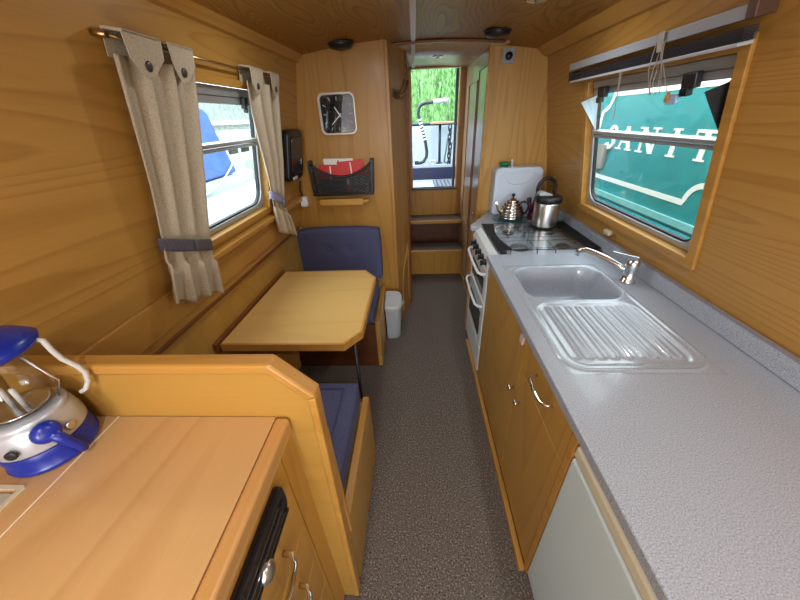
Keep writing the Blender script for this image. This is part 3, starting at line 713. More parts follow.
t = thing('wall_thermostat', 'square grey switch plate with black knob on the right bulkhead', 'switch', (.615, 2.5495, 1.88))
obj('plate', MB().prism(rrect(.572, .652, 1.842, 1.922, .006), 2.533, 2.5495), plain('grey_plate', (.30, .31, .32, 1), .4), t, bevel=.003)
obj('knob', MB().lathe([(0, 0), (.022, 0), (.021, .014), (0, .016)], (.612, 2.533, 1.882), 24, Matrix.Rotation(PI/2, 4, 'X')), BLACK, t)

# ------------------------------------------------------------------ galley
CT = .90
t = thing('worktop', 'long speckled grey laminate worktop around the sink', 'worktop', (.7, .4, CT))
obj('top', MB().cells([.388, .44, .88, 1.018], [-1.2, .70, 1.465, 1.622], {(1, 1)}, .866, CT), COUNTER, t, bevel=.005, seg=3)
obj('upstand', MB().prism([(1.0185, .902), (1.006, .902), (1.006, .962), (1.010, .966), (1.0185, .966)], -1.2, 2.52), COUNTER, t, bevel=.002)
obj('upstand_bead', MB().box(1.005, 1.022, -1.2, 2.52, .9665, .9705), plain('grey_bead', (.24, .24, .27, 1), .4), t)

def sd_rr(x, y, x0, x1, y0, y1, r):
    qx = abs(x-(x0+x1)/2)-(x1-x0)/2+r; qy = abs(y-(y0+y1)/2)-(y1-y0)/2+r
    return math.hypot(max(qx, 0), max(qy, 0)) + min(max(qx, qy), 0) - r
def sm(a, b, x):
    t_ = min(1, max(0, (x-a)/(b-a))); return t_*t_*(3-2*t_)
sk = thing('sink', 'moulded grey sink with fluted drainer set in the worktop', 'sink', (.66, 1.1, CT))
def sink_h(x, y):
    h = 0
    do = sd_rr(x, y, .447, .873, .712, 1.455, .07)
    h += .003*math.exp(-(do/.005)**2)
    dbs = sd_rr(x, y, .470, .862, 1.120, 1.440, .085)
    h += .0035*math.exp(-((dbs-.006)/.006)**2)
    if dbs < 0:
        h -= .15*sm(0, .045, -dbs) + .004*sm(.045, .2, -dbs)
    dd_ = sd_rr(x, y, .468, .852, .728, 1.100, .06)
    if dd_ < 0:
        h -= .006*sm(0, .02, -dd_)
        fx = (x-.500)/.0385
        if .755 < y < 1.085 and -.3 < fx < 8.6:
            k = round(fx)
            e = abs(fx-k)
            # bead outlining each long rounded flute
            yl = .768 + .0
            wdt = .33
            dy = max(0, (yl+.012 - y)/.012)
            rr = math.hypot(e/wdt, dy)
            h += .006*math.exp(-((rr-1)/.26)**2)*sm(1.09, 1.06, y)
    return h
m = MB()
NX, NY = 110, 190
vg = [[m.bm.verts.new((.434+.452*i/NX, .694+.777*j/NY, CT+.0004+sink_h(.434+.452*i/NX, .694+.777*j/NY))) for j in range(NY+1)] for i in range(NX+1)]
for i in range(NX):
    for j in range(NY):
        f = m.bm.faces.new((vg[i][j], vg[i+1][j], vg[i+1][j+1], vg[i][j+1])); f.smooth = True
obj('basin', m, SINKM, sk, recalc=False)
obj('drain', MB().lathe([(0, .002), (.028, .002), (.036, .004), (.038, 0), (0, 0)], (.66, 1.28, CT-.1535), 28), CHROME, sk)

t = thing('tap', 'chrome single-lever mixer tap behind the sink', 'tap', (.935, 1.275, CT))
obj('tap_body', MB().lathe([(0, .0005), (.030, .0005), (.031, .006), (.026, .010), (.0245, .055), (.027, .075), (.026, .092), (.02, .102), (0, .105)], (.935, 1.275, CT), 28), CHROME, t)
obj('spout', MB().tube([(.930, 1.280, .945), (.900, 1.310, .962), (.865, 1.345, .980), (.825, 1.383, .994), (.795, 1.408, 1.000), (.780, 1.420, .998), (.772, 1.427, .985), (.770, 1.429, .968)], [.015, .0145, .0135, .0125, .012, .0125, .0125, .012], 14), CHROME, t)
obj('lever', MB().prism([(-.018, -.010), (.060, -.004), (.085, .004), (.085, .010), (.055, .008), (-.018, .010)], -.012, .012, 'Y',
    Matrix.Translation((.935, 1.275, 1.012)) @ Matrix.Rotation(2.25, 4, 'Z')), CHROME, t, bevel=.004, seg=3)

# base cabinet under the sink
FX = .408
t = thing('base_cabinet', 'oak sink base cabinet with doors, drawer and kick rail', 'cabinet', (.7, 1.07, 0))
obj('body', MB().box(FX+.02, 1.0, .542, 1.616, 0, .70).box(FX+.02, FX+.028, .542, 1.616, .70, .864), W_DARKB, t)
obj('stile', box(FX-.002, FX+.0195, .522, .548, .02, .864), W_TRIM, t, bevel=.002)
d1 = obj('door', box(FX, FX+.0195, .946, 1.614, .032, .862), W_DOOR, t, bevel=.002)
d2 = obj('door', box(FX, FX+.0195, .551, .940, .032, .688), W_DOOR, t, bevel=.002)
d3 = obj('drawer', box(FX, FX+.0195, .551, .940, .692, .862), W_DOOR, t, bevel=.002)
for dn, y, z in ((d1, .976, .557), (d2, .890, .559)):
    obj('knob', MB().lathe([(0, 0), (.006, 0), (.006, .010), (.013, .015), (.014, .022), (.009, .026), (0, .027)], (FX, y, z), 16, Matrix.Rotation(-PI/2, 4, 'Y')), CHROME, dn)
obj('handle', MB().tube([(FX, .803, .792), (FX-.018, .803, .792), (FX-.030, .79, .790), (FX-.034, .735, .789), (FX-.030, .683, .792), (FX-.018, .670, .796), (FX, .670, .796)], .0055, 10), CHROME, d3)
obj('kick_rail', MB().box(.384, FX-.001, .535, 2.0, 0, .030), W_TRIM, t, bevel=.004)
hn = obj('child_catch', MB().box(FX-.012, FX-.0005, .955, .985, .80, .835), plain('pinkish_plastic', (.55, .42, .40, 1), .5), t, bevel=.003)

# fridge
t = thing('fridge', 'pale grey under-counter fridge at the near end of galley', 'fridge', (.7, .2, 0))
obj('cabinet_body', box(.43, 1.0, -.10, .519, .0, .855), WHITEP, t)
obj('door', box(.405, .4295, -.10, .517, .05, .775), FRIDGE, t, bevel=.006, seg=3)
obj('handle_strip', MB().box(.404, .4295, -.10, .517, .786, .826), CREAM, t, bevel=.008, seg=3)
obj('dark_recess', box(.412, .4295, -.10, .516, .776, .785), RUBBER, t)
obj('top_strip', box(.414, .4295, -.10, .517, .828, .854), GREYP, t)

# cooker
t = thing('gas_cooker', 'white gas cooker with glass lid, black knobs and two ovens', 'cooker', (.7, 1.88, 0))
CY0, CY1 = 1.627, 2.135
obj('oven_body', MB().box(.426, 1.0, CY0, CY1, .03, .868), WHITE, t)
obj('fascia', MB().prism([(.402, .795), (.4255, .795), (.4255, .868), (.470, .888), (.452, .896), (.418, .872), (.402, .84)], CY0, CY1), WHITE, t, bevel=.003)
for k in range(5):
    y = 1.672+k*.083
    M = Matrix.Rotation(-PI/2-.12, 4, 'Y')
    kb = obj('knob', MB().lathe([(0, 0), (.021, 0), (.021, .006), (.015, .008), (.013, .026), (0, .027)], (.402, y, .832), 18, M), BLACK, t)
    obj('knob_grip', MB().box(.368, .378, y-.005, y+.005, .812, .846), BLACK, kb, bevel=.002)
for nm, z0, z1, w0, w1 in (('grill_door', .575, .785, .60, .715), ('oven_door', .245, .565, .29, .475)):
    dr = obj(nm, box(.404, .4255, CY0+.003, CY1-.003, z0, z1), WHITE, t, bevel=.004)
    obj('door_window', MB().prism(rrect(CY0+.07, CY1-.07, w0, w1, .012), .4015, .4038, 'X'), BLACKG, dr)
    zc = z1-.025
    obj('door_handle', MB().tube([(.404, CY0+.03, zc), (.380, CY0+.035, zc), (.366, CY0+.07, zc-.004), (.362, (CY0+CY1)/2, zc-.008), (.366, CY1-.07, zc-.004), (.380, CY1-.035, zc), (.404, CY1-.03, zc)], .0085, 10), WHITE, dr)
obj('storage_door', box(.404, .4255, CY0+.003, CY1-.003, .035, .238), WHITE, t, bevel=.004)
hob = obj('hob_tray', MB().box(.456, 1.003, CY0+.002, CY1-.002, .8685, .884), plain('hob_steel', (.60, .63, .66, 1), .2, .2), t, bevel=.002)
for bx_, by_, r in ((.60, 1.75, .048), (.60, 2.01, .034), (.85, 1.75, .036), (.85, 2.01, .042)):
    b_ = obj('burner', MB().lathe([(0, .0165), (r*.7, .0165), (r*.75, .012), (r, .010), (r, .004), (r*1.2, 0), (0, 0)], (bx_, by_, .8842), 28), plain('burner_cap', (.02, .02, .022, 1), .5) if by_ < 1.8 and bx_ < .7 else bpy.data.materials['burner_cap'], hob)
m = MB()
for x in (.53, .675, .775, .92): m.tube([(x, CY0+.03, .885), (x, CY0+.035, .905), (x, CY1-.035, .905), (x, CY1-.03, .885)], .0028, 6)
for y in (1.69, 1.81, 1.875, 1.95, 2.07): m.tube([(.51, y, .886), (.515, y, .9055), (.945, y, .9055), (.95, y, .886)], .0028, 6)
obj('pan_support', m, plain('support_wire', (.16, .165, .17, 1), .3, .8), hob)
lid = obj('glass_lid', MB().prism(rrect(.448, 1.003, CY0, CY1, .012), .9125, .9175, 'Z'), LIDG, t)
# black printed border under the glass; inner front edge is bowed
inn = [(.535-.035*math.sin(PI*k/10)+.0, CY0+.012+(CY1-CY0-.024)*k/10) for k in range(11)]
border = [(.45, CY0+.001)] + [(.45, CY1-.001)] + [(p[0], p[1]) for p in inn[::-1]]
obj('front_border', MB().prism([(.45, CY0+.001)] + inn + [(.45, CY1-.001)], .9176, .9182, 'Z'), PRINT, lid)
obj('rear_border', MB().box(.925, 1.002, CY0+.001, CY1-.001, .9176, .9182), PRINT, lid)
obj('side_border', box(.536, .9245, CY0+.001, CY0+.011, .9176, .9182), PRINT, lid)
obj('side_border', box(.536, .9245, CY1-.011, CY1-.001, .9176, .9182), PRINT, lid)
for xa, ya in ((.96, CY0+.02), (.96, CY1-.05), (.475, CY0+.02), (.475, CY1-.05)): obj('lid_rest', box(xa, xa+.03, ya, ya+.03, .8842, .912), RUBBER, hob)

# corner worktop and its cabinet behind the cooker
t = thing('corner_worktop', 'small grey worktop with angled front behind the cooker', 'worktop', (.8, 2.33, CT))
obj('top', MB().prism([(.384, 2.139), (1.004, 2.139), (1.004, 2.548), (.590, 2.548), (.384, 2.17)], .866, CT, 'Z'), COUNTER, t, bevel=.005, seg=3)
t = thing('corner_cabinet', 'tall oak cupboard front under the small angled worktop', 'cabinet', (.7, 2.33, 0))
obj('body', MB().prism([(.405, 2.141), (1.0, 2.141), (1.0, 2.546), (.512, 2.546), (.512, 2.40), (.405, 2.18)], .0, .864, 'Z'), W_DOOR, t)
obj('door', MB().prism([(.401, 2.150), (.404, 2.150), (.404, 2.1795), (.511, 2.3995), (.507, 2.4005), (.401, 2.182)], .05, .85, 'Z'), W_PALE, t)

# jerrican
t = thing('water_container', 'white plastic water container with green cap on corner worktop', 'jerrican', (.76, 2.47, CT))
JX0, JX1, JY0, JY1, JT = .578, .918, 2.405, 2.545, 1.232
obj('tank', MB().prism(rrect(JX0, JX1, CT+.001, JT, (.02, .02, .04, .045), 6), JY0, JY1), JERRY, t, bevel=.014, seg=4)
obj('moulded_rib', MB().tube([(JX0+.07, JY0+.001, JT-.055), (JX0+.10, JY0, JT-.095), (JX0+.13, JY0, JT-.11), (JX1-.13, JY0, JT-.11), (JX1-.10, JY0, JT-.095), (JX1-.07, JY0+.001, JT-.055)], .005, 8), JERRY, t)
obj('moulded_panel', MB().ring(rrect(JX0+.03, JX1-.03, CT+.04, JT-.03, .03), rrect(JX0+.037, JX1-.037, CT+.047, JT-.037, .026), JY0-.003, JY0+.001, 'Y'), JERRY, t, bevel=.0015)
obj('cap', MB().lathe([(.024, 0), (.028, .002), (.028, .012), (.038, .014), (.036, .028), (.014, .032), (0, .032)], (JX0+.075, 2.475, JT), 24), GREEN, t)
obj('spigot', MB().tube([(JX0+.128, 2.475, JT), (JX0+.128, 2.475, JT+.035), (JX0+.122, 2.47, JT+.045)], .009, 10), WHITEP, t)

# tray + kettle
t = thing('tray', 'round teal glass tray under the ridged kettle', 'tray', (.695, 2.315, CT))
obj('plate', MB().lathe([(0, .001), (.11, .001), (.122, .006), (.125, .011), (.118, .010), (.104, .006), (0, .006)], (.683, 2.283, CT), 40), TRAYM, t)
t = thing('beehive_kettle', 'shiny ridged beehive kettle with black knob on the teal tray', 'kettle', (.70, 2.285, CT+.0065))
kc = (.69, 2.285, CT+.0065); prof = [(0, 0), (.082, 0)]
R_ = [.086, .0875, .086, .080, .071, .059, .043]
z = .004
for r in R_:
    for a in (-70, -35, 0, 35, 70): prof.append((r+.006*math.cos(math.radians(a))-.006, z+.009+.009*math.sin(math.radians(a))))
    z += .0185
prof += [(.028, z), (.024, z+.008), (.010, z+.012), (0, z+.012)]
obj('kettle_body', MB().lathe(prof, kc, 40), COPPER, t)
obj('lid_knob', MB().lathe([(.006, 0), (.006, .008), (.013, .014), (.013, .024), (.006, .03), (0, .031)], (kc[0], kc[1], kc[2]+z+.011), 18), BLACK, t)
obj('spout', MB().tube([(kc[0]-.075, kc[1]-.01, kc[2]+.05), (kc[0]-.10, kc[1]-.015, kc[2]+.075), (kc[0]-.108, kc[1]-.018, kc[2]+.105), (kc[0]-.118, kc[1]-.02, kc[2]+.118)], [.018, .013, .010, .009], 12), COPPER, t)
obj('handle', MB().tube([(kc[0]+.050, kc[1]-.01, kc[2]+.108), (kc[0]+.075, kc[1]-.012, kc[2]+.118), (kc[0]+.105, kc[1]-.014, kc[2]+.108), (kc[0]+.113, kc[1]-.014, kc[2]+.075), (kc[0]+.098, kc[1]-.012, kc[2]+.04), (kc[0]+.082, kc[1]-.01, kc[2]+.03)], .0085, 12), BLACK, t)

# steel flask on the glass lid
fx, fy, fz = .838, 2.045, .9177
t = thing('steel_flask', 'brushed steel insulated pot with black lid standing on the hob lid', 'flask', (fx, fy, fz))
obj('flask_body', MB().lathe([(0, 0), (.070, 0), (.073, .004), (.074, .02), (.078, .150), (.076, .156), (0, .156)], (fx, fy, fz), 48), STEEL, t)
obj('flask_lid', MB().lathe([(.078, .1565), (.081, .160), (.082, .186), (.079, .192), (.06, .196), (0, .198)], (fx, fy, fz), 48), BLACK, t)
obj('pour_button', MB().prism([(-.05, .1985), (.03, .1985), (.03, .204), (-.02, .222), (-.05, .214)], -.028, .028, 'Y', Matrix.Translation((fx-.02, fy, fz))), GREYP, t, bevel=.005)
obj('base_ring', MB().lathe([(.0735, .0), (.075, .001), (.075, .010), (.0735, .011)], (fx, fy, fz), 48), BLACK, t)

# whistling kettle with loop handle
kx, ky, kz = .888, 2.27, CT
t = thing('whistling_kettle', 'maroon kettle with tall black loop handle behind the steel pot', 'kettle', (kx, ky, kz))
obj('kettle_body', MB().lathe([(0, .001), (.078, .001), (.084, .012), (.082, .04), (.070, .09), (.055, .125), (.045, .138), (.02, .146), (0, .147)], (kx, ky, kz), 40), MAROON, t)
obj('lid_knob', MB().lathe([(.006, .146), (.006, .155), (.014, .162), (.013, .172), (0, .176)], (kx, ky, kz), 16), BLACK, t)
ang = [PI*(-.12) + PI*1.24*k/20 for k in range(21)]
obj('loop_handle', MB().tube([(kx+.012+.058*math.cos(a), ky-.005, kz+.208+.070*math.sin(a)) for a in ang], .012, 12), BLACK, t)
obj('handle_bracket', MB().tube([(kx-.055, ky, kz+.11), (kx-.052, ky-.004, kz+.15), (kx-.045, ky-.005, kz+.19)], .008, 8), BLACK, t)
obj('handle_bracket', MB().tube([(kx+.055, ky, kz+.11), (kx+.068, ky-.004, kz+.15), (kx+.066, ky-.005, kz+.19)], .008, 8), BLACK, t)
obj('spout', MB().tube([(kx-.07, ky-.03, kz+.07), (kx-.095, ky-.045, kz+.11), (kx-.105, ky-.05, kz+.14)], [.018, .013, .011], 12), MAROON, t)
obj('spout_whistle', MB().tube([(kx-.105, ky-.05, kz+.14), (kx-.112, ky-.054, kz+.158)], .016, 12), BLACK, t)

# ------------------------------------------------------------------ outside, right: teal boat with lettering
BX = 1.70
t = thing('teal_boat', 'teal narrowboat with white lettering moored beyond the right window', 'boat', (BX+.8, 2.6, -.2))
MBt = Matrix.Translation((BX, 0, 0))
obj('cabin_side', MB().prism([(BX, .86), (BX+1.5, .86), (BX+1.5, 1.80), (BX+.0, 1.80)], -1.5, 5.5), TEAL, t)
obj('hull', MB().prism([(BX-.10, .80), (BX-.10, .86), (BX-.02, .862), (BX+1.6, .862), (BX+1.6, -.3), (BX+.06, -.3)], -1.8, 5.8), TEAL, t)
obj('roof', MB().prism([(BX-.03, 1.80), (BX-.03, 1.83), (BX+.75, 1.90), (BX+1.53, 1.83), (BX+1.53, 1.80)], -1.5, 5.5), BWHITE, t, bevel=.01)
obj('gunwale_stripe', MB().box(BX-.114, BX-.1005, -1.8, 5.8, .82, .845).box(BX-.022, BX-.0005, -1.5, 5.5, .885, .925), TEALL, t)
def stripe(pts, wd):
    """flat painted line in the (y,z) plane of the cabin side"""
    m = MB(); n = len(pts); L_ = []; R2 = []
    for i, p in enumerate(pts):
        a = Vector(pts[max(0, i-1)]); b = Vector(pts[min(n-1, i+1)]); d_ = (b-a).normalized(); q = Vector((-d_.y, d_.x))*wd/2
        L_.append((p[0]+q.x, p[1]+q.y)); R2.append((p[0]-q.x, p[1]-q.y))
    for i in range(n-1):
        m.prism([L_[i], L_[i+1], R2[i+1], R2[i]], BX-.004, BX-.0003, 'X')
    return m
arcp = lambda cy, cz_, r, a0_, a1_, n=10: [(cy+r*math.cos(a0_+(a1_-a0_)*k/n), cz_+r*math.sin(a0_+(a1_-a0_)*k/n)) for k in range(n+1)]
# panel border with scooped corners
YA, YB, Z0, Z1, rc = 1.97, 3.33, 1.03, 1.668, .12
border = arcp(YA, Z0, rc, PI/2, 0)[::1] + [(YB-rc, Z0)] + arcp(YB, Z0, rc, PI, PI/2) + arcp(YB, Z1, rc, -PI/2, -PI) + [(YA+rc, Z1)] + arcp(YA, Z1, rc, 0, -PI/2)
border.append(border[0])
obj('white_border', stripe(border, .034), BWHITE, t)
YA2, YB2 = YB+.10, 4.6
b2 = arcp(YA2, Z0, rc, PI/2, 0) + [(YB2-rc, Z0)] + [(YB2, Z0+rc), (YB2, Z1-rc)] + [(YB2-rc, Z1)] + arcp(YA2, Z1, rc, 0, -PI/2); b2.append(b2[0])
obj('white_border', stripe(b2, .034), BWHITE, t)
obj('handrail_stripe', MB().box(BX-.012, BX-.0005, -1.5, 5.5, 1.725, 1.765), BWHITE, t)
# serif capitals, strokes as polygons in (s, h) with h 0..1
def letter(ch):
    S_ = .12
    serif = lambda x, h: [(x-.20, h-.035), (x+.20, h-.035), (x+.20, h+.035), (x-.20, h+.035)]
    bar = lambda x0, h0, x1, h1, w: [(x0-w, h0), (x0+w, h0), (x1+w, h1), (x1-w, h1)]
    if ch == 'I': return [bar(0, 0, 0, 1, .10), serif(0, .035), serif(0, .965)]
    if ch == 'T': return [bar(0, 0, 0, 1, .10), serif(0, .035), [(-.42, .90), (.42, .90), (.42, 1), (-.42, 1)], [(-.42, .75), (-.36, .75), (-.36, .92), (-.42, .92)], [(.36, .75), (.42, .75), (.42, .92), (.36, .92)]]
    if ch == 'A': return [bar(-.34, 0, 0, 1, .05), bar(.34, 0, 0, 1, .11), [(-.22, .30), (.22, .30), (.22, .38), (-.22, .38)], serif(-.34, .035), serif(.34, .035)]
    if ch == 'N': return [bar(-.34, 0, -.34, 1, .055), bar(.34, 0, .34, 1, .055), bar(.30, 0, -.32, 1, .11), serif(-.34, .035), serif(-.36, .965), serif(.34, .965)]
    if ch == 'Y': return [bar(0, 0, 0, .5, .10), bar(0, .45, -.34, 1, .11), bar(0, .45, .34, 1, .06), serif(0, .035), serif(-.34, .965), serif(.34, .965)]
    if ch == 'S':
        pts = arcp(0, .74, .22, .1*PI, 1.5*PI, 14) + arcp(0, .26, .24, .5*PI, -.95*PI, 14)[1:]
        out = []
        for (a, b) in zip(pts, pts[1:]):
            d_ = Vector((b[0]-a[0], b[1]-a[1])).normalized(); q = Vector((-d_.y, d_.x))*.075
            out.append([(a[0]+q.x, a[1]+q.y), (b[0]+q.x, b[1]+q.y), (b[0]-q.x, b[1]-q.y), (a[0]-q.x, a[1]-q.y)])
        return out
m = MB(); LH = .168
for ch, yc in (('S', 3.08), ('A', 2.885), ('N', 2.61), ('I', 2.345), ('T', 2.10), ('Y', 1.84)):
    for j, poly in enumerate(letter(ch)):
        dx = -.0006*j-.0004
        m.prism([(yc - p[0]*LH*1.22, 1.270+p[1]*LH) for p in poly], BX-.004+dx, BX-.0003, 'X')
obj('lettering', m, BWHITE, t)
obj('fender_board', box(BX-.03, BX-.005, 3.10, 3.22, 1.10, 1.29), plain('weathered_grey_board', (.25, .24, .22, 1), .8), t)

# ------------------------------------------------------------------ outside, left: pontoon, covered boat, fence
struct('pontoon_deck', box(-2.93, -1.20, -2, 12, .45, .70), CONC)
t = thing('covered_boat', 'boat under a sloping blue canvas cover beyond the left window', 'boat', (-3.6, 3.4, .3))
obj('canvas_cover', MB().prism([(1.0, .90), (5.46, .90), (5.20, 1.46), (5.10, 1.74), (5.0, 1.80), (1.0, 1.80)], -3.9, -2.96, 'X'), COVER, t, bevel=.03)
obj('hull', MB().prism([(.6, .35), (5.8, .35), (5.95, .88), (.6, .88)], -4.0, -2.95, 'X'), plain('pale_hull', (.42, .50, .58, 1), .4), t)
obj('white_top_band', MB().box(-3.85, -3.0, 1.0, 5.02, 1.812, 1.88), BWHITE, t, bevel=.02)
obj('pulpit_rail', MB().tube([(-3.1, 5.2, 1.40), (-3.1, 5.55, 1.46), (-3.1, 5.9, 1.44), (-3.1, 6.0, 1.30), (-3.1, 5.95, .882)], .022, 8).tube([(-3.1, 5.55, 1.46), (-3.1, 5.5, .882)], .02, 8), BWHITE, t)
t = tag(obj('mooring_rope', MB().tube([(-2.93, 4.05+1.35*q, .725+.36*q**2.2) for q in [k/16 for k in range(17)]], .012, 8), BWHITE), 'white mooring rope hanging against the blue boat cover', 'rope')
t = thing('timber_fence', 'weathered timber fence with pale rail behind the blue covered boat', 'fence', (-6.6, 8, 0))
m = MB()
for k in range(70):
    y = 2+k*.2; m.box(-6.62, -6.6, y, y+.17, -.2, 2.5+.04*math.sin(k*7.3))
obj('fence_boards', m, FENCE, t)
obj('fence_rail', MB().box(-6.595, -6.54, 2, 16, 1.60, 1.72), BWHITE, t)
t = thing('cabin_cruiser', 'pale cabin boat moored behind the blue cover, left window', 'boat', (-5, 9, .3))
obj('hull', MB().prism([(6.4, .2), (12, .2), (12.3, .85), (6.2, .85)], -5.6, -4.0, 'X'), plain('cream_hull', (.55, .57, .52, 1), .5), t)
obj('cabin', MB().prism([(6.9, .851), (11, .851), (10.7, 1.45), (7.2, 1.45)], -5.4, -4.2, 'X'), BWHITE, t)
obj('side_window', MB().prism(rrect(7.6, 8.6, 1.0, 1.3, .04), -4.198, -4.185, 'X').prism(rrect(8.9, 10.0, 1.0, 1.3, .04), -4.198, -4.185, 'X'), RUBBER, t)

# ------------------------------------------------------------------ outside, end: deck, bulwark, tiller, chain, willow
struct('deck_floor', box(-.9, 1.1, 3.80, 4.66, .74, .80), DECKW)
struct('deck_kickboard', box(-.9, 1.1, 4.66, 4.72, .74, .955), NAVY)
struct('deck_ledge', box(-.9, 1.1, 4.66, 5.0, .956, .985), DECKW)
t = tag(obj('pale_screen', box(-1.4, 1.55, 5.02, 5.08, .7, 1.455), plain('pale_blue_panel', (.40, .49, .55, 1), .4)), 'plain pale blue panel across the end of the outside deck', 'panel')
t = tag(obj('tube_rail', MB().tube([(-1.4, 5.05, 1.475), (1.6, 5.05, 1.475)], .02, 10), NAVY), 'dark blue tube rail along the top of the pale panel', 'rail')
t = tag(obj('timber_plank', box(.22, .60, 4.70, 4.95, 1.478, 1.503), PLANKM, bevel=.004), 'brown wooden plank lying above the dark post outside', 'plank')
t = thing('deck_post', 'dark blue steel post carrying the plank on the outside deck', 'post', (.345, 4.83, .985))
obj('post', MB().tube([(.350, 4.83, .986), (.350, 4.83, 1.478)], .018, 10), NAVY, t)
obj('foot', MB().lathe([(0, 0), (.045, 0), (.045, .012), (.02, .016), (0, .016)], (.350, 4.83, .9855), 16), NAVY, t)
t = thing('tiller_bar', 'bent steel tiller bar with striped binding on the outside deck', 'tiller', (.10, 4.8, .986))
path = [(.03, 4.80, 1.0), (.07, 4.80, 1.0), (.125, 4.80, 1.02), (.165, 4.80, 1.08), (.172, 4.80, 1.14), (.155, 4.80, 1.25), (.125, 4.80, 1.36), (.085, 4.80, 1.50), (.057, 4.80, 1.60), (.062, 4.80, 1.665), (.095, 4.80, 1.705), (.15, 4.80, 1.722), (.25, 4.80, 1.728)]
obj('tube', MB().tube(path, .022, 12), plain('black_tube', (.012, .015, .025, 1), .3), t)
obj('grip', MB().tube([(.25, 4.80, 1.728), (.45, 4.80, 1.745)], .027, 12), plain('pale_grip', (.33, .37, .38, 1), .5), t)
m = MB()
for k in range(7):
    q = .12+k*.11; i0 = 5; a = Vector(path[5]).lerp(Vector(path[8]), q); b = Vector(path[5]).lerp(Vector(path[8]), q+.055)
    m.tube([a, b], .0238, 12)
obj('white_binding', m, BWHITE, t)
obj('foot_bracket', MB().box(0.0, .06, 4.77, 4.83, .9858, 1.03), BLACK, t, bevel=.005)
t = tag(obj('mooring_cleat', MB().tube([(.21, 4.72, .986), (.215, 4.72, 1.04), (.28, 4.72, 1.04), (.285, 4.72, .986)], .009, 8), STEEL), 'small steel hoop cleat on the deck ledge between tiller and post', 'cleat')
t = thing('chain', 'dark steel chain hanging below the plank outside', 'chain', (.47, 4.72, 1.44))
for k in range(9):
    cz_ = 1.43-k*.056
    M = Matrix.Translation((.475+.006*math.sin(k*2), 4.715, cz_)) @ Matrix.Rotation((k % 2)*PI/2+.4, 4, 'Z')
    pts = [M @ Vector((.021*math.cos(a), 0, .036*math.sin(a)+(.008 if math.sin(a) > 0 else -.008))) for a in [2*PI*j/14 for j in range(14)]]
    obj('link', MB().tube(pts, .0085, 8, closed=True), plain('dark_chain', (.03, .03, .035, 1), .35, .6) if k == 0 else bpy.data.materials['dark_chain'], t)
t = tag(obj('rope_loop', MB().tube([(.455, 4.79, 1.30), (.44, 4.79, 1.18), (.42, 4.79, 1.06), (.415, 4.79, 1.0), (.43, 4.79, .998), (.46, 4.80, 1.0), (.50, 4.79, 1.08), (.51, 4.79, 1.25)], .011, 8), plain('grey_green_rope', (.10, .13, .12, 1), .8)), 'grey rope looped beside the hanging chain outside', 'rope')
t = tag(obj('tread_plate', MB().box(.245, .50, 3.95, 4.60, .8002, .806), plain('dark_tread_plate', (.10, .12, .17, 1), .35, .5)), 'dark ribbed tread plate on the outside deck floor', 'tread plate')
m = MB()
for k in range(12):
    for j in range(5): m.box(.255+.05*j, .285+.05*j, 3.97+.052*k, 3.985+.052*k, .8062, .810)
obj('tread_ribs', m, DECKW, t)

struct('canal_water', box(-25, 25, -20, 60, -.40, -.35), WATER)
t = thing('willow_tree', 'weeping willow with hanging green foliage beyond the doorway', 'tree', (.4, 11.5, -.2))
obj('trunk', MB().tube([(2.6, 11.8, -.3), (2.75, 11.9, 1.5), (2.4, 11.7, 3.2), (1.6, 11.5, 4.6)], [.32, .25, .20, .10], 12), BARK, t)
m = MB(); rnd = random.Random(9)
for k in range(420):
    x = rnd.uniform(-3.2, 4.0); y = rnd.uniform(8.4, 11.2); zt_ = rnd.uniform(3.6, 4.8); zb_ = rnd.uniform(.5, 2.0)
    n = 34; sw = rnd.uniform(-.25, .25)
    for i in range(n):
        q = (i+rnd.random())/n; z = zt_+(zb_-zt_)*q
        px = x+sw*q*q+rnd.uniform(-.04, .04); py = y+rnd.uniform(-.04, .04)
        a = rnd.uniform(0, 2*PI); ln = rnd.uniform(.09, .16); wd = rnd.uniform(.010, .018)
        dx, dy = math.cos(a), math.sin(a)
        p0 = Vector((px, py, z)); tip = p0+Vector((dx*.045, dy*.045, -ln)); md = p0+Vector((dx*.03, dy*.03, -ln*.45)); sd = Vector((-dy, dx, 0))*wd
        vs = [m.bm.verts.new(v) for v in (p0, md+sd, tip, md-sd)]
        m.bm.faces.new(vs)
fo = obj('foliage', m, LEAF, t, recalc=False); fo['kind'] = 'stuff'
t = thing('hedge_bank', 'leafy bank of bushes behind the willow', 'bank', (0, 15, -.3))
m = MB()
def bank(a, b):
    x = -4.5+14*a; z = -.3+5.8*b
    return Vector((x, 14+1.2*math.sin(b*2.2)+.35*math.sin(x*3.1+b*9)+.25*math.sin(x*7+b*17), z+.3*math.sin(x*2.3)))
obj('foliage_mass', m.sheet(bank, 90, 30), plain('bank_leaves', (.10, .25, .06, 1), .8, noise=.6, nscale=5, bump=1), t)

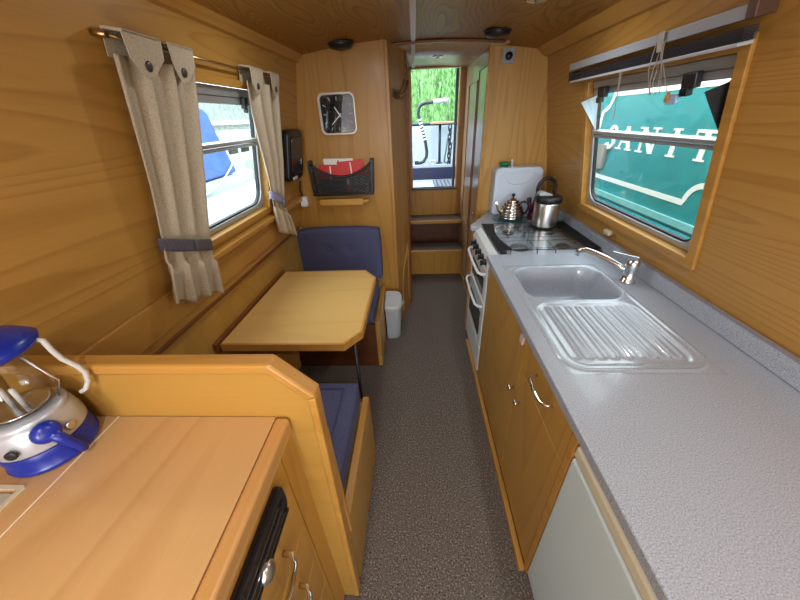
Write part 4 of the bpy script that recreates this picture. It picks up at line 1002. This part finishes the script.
# ------------------------------------------------------------------ light
w = bpy.data.worlds.new('sky'); S.world = w; w.use_nodes = True
nt = w.node_tree; bg = nt.nodes['Background']
bg.inputs[0].default_value = (.84, .93, 1.0, 1); bg.inputs[1].default_value = 5.5
def area(name, loc, rot, sx, sy, e, col=(1, 1, 1)):
    l = bpy.data.lights.new(name, 'AREA'); l.shape = 'RECTANGLE'; l.size = sx; l.size_y = sy; l.energy = e; l.color = col
    o = bpy.data.objects.new(name, l); COL.objects.link(o); o.location = loc; o.rotation_euler = rot; return o
area('hatch_fill', (.08, BACK-.05, 1.12), (PI/2, 0, 0), 1.2, 1.4, 17, (.90, .96, 1))  # added fill panel at the unseen rear opening, brightens the cabin
for x in (-.45, .55):
    l = bpy.data.lights.new('rear_fill', 'POINT'); l.energy = 11; l.shadow_soft_size = .09; l.color = (1, .98, .95)  # added point fill behind the camera, no fitting there; lifts the ceiling
    o = bpy.data.objects.new('rear_fill', l); COL.objects.link(o); o.location = (x, -1.1, 1.30)
for x, y, e in ((.49, 1.66, 2.0), (-.30, 1.40, 2.5), (.49, .3, 3.2), (-.30, -.25, 3.8), (.49, -.9, 3.5), (-.3, -.9, 3.5)):  # added fill discs below the ceiling; the modelled downlights are unlit
    l = bpy.data.lights.new('ceiling_fill', 'AREA'); l.shape = 'DISK'; l.size = .05; l.energy = e; l.color = (.98, .99, 1)
    o = bpy.data.objects.new('ceiling_fill', l); COL.objects.link(o); o.location = (x, y, czt(x)-.022)

# ------------------------------------------------------------------ camera
cd = bpy.data.cameras.new('camera'); cam = bpy.data.objects.new('camera', cd); COL.objects.link(cam)
F_ = 311.0
Yc = Vector((14, 183, F_)).normalized(); dn = Vector((25, -530, F_)); dn = (dn-Yc*Yc.dot(dn)).normalized()
Zc = -dn; Xc = Yc.cross(Zc)
if Xc.x < 0: Xc = -Xc
R = Matrix(((Xc[0], Xc[1], -Xc[2]), (Yc[0], Yc[1], -Yc[2]), (Zc[0], Zc[1], -Zc[2])))
cam.matrix_world = Matrix.Translation((0, 0, 1.57)) @ R.to_4x4()
cd.sensor_width = 36; cd.lens = F_/800*36; cd.clip_start = .02; cd.clip_end = 200
S.camera = cam
S.view_settings.view_transform = 'Standard'; S.view_settings.look = 'None'
S.view_settings.exposure = .4; S.view_settings.gamma = 1
S.cycles.use_denoising = True
S.cycles.max_bounces = 10; S.cycles.diffuse_bounces = 5; S.cycles.transparent_max_bounces = 16
S.cycles.caustics_reflective = False; S.cycles.caustics_refractive = False
S.cycles.sample_clamp_indirect = 6
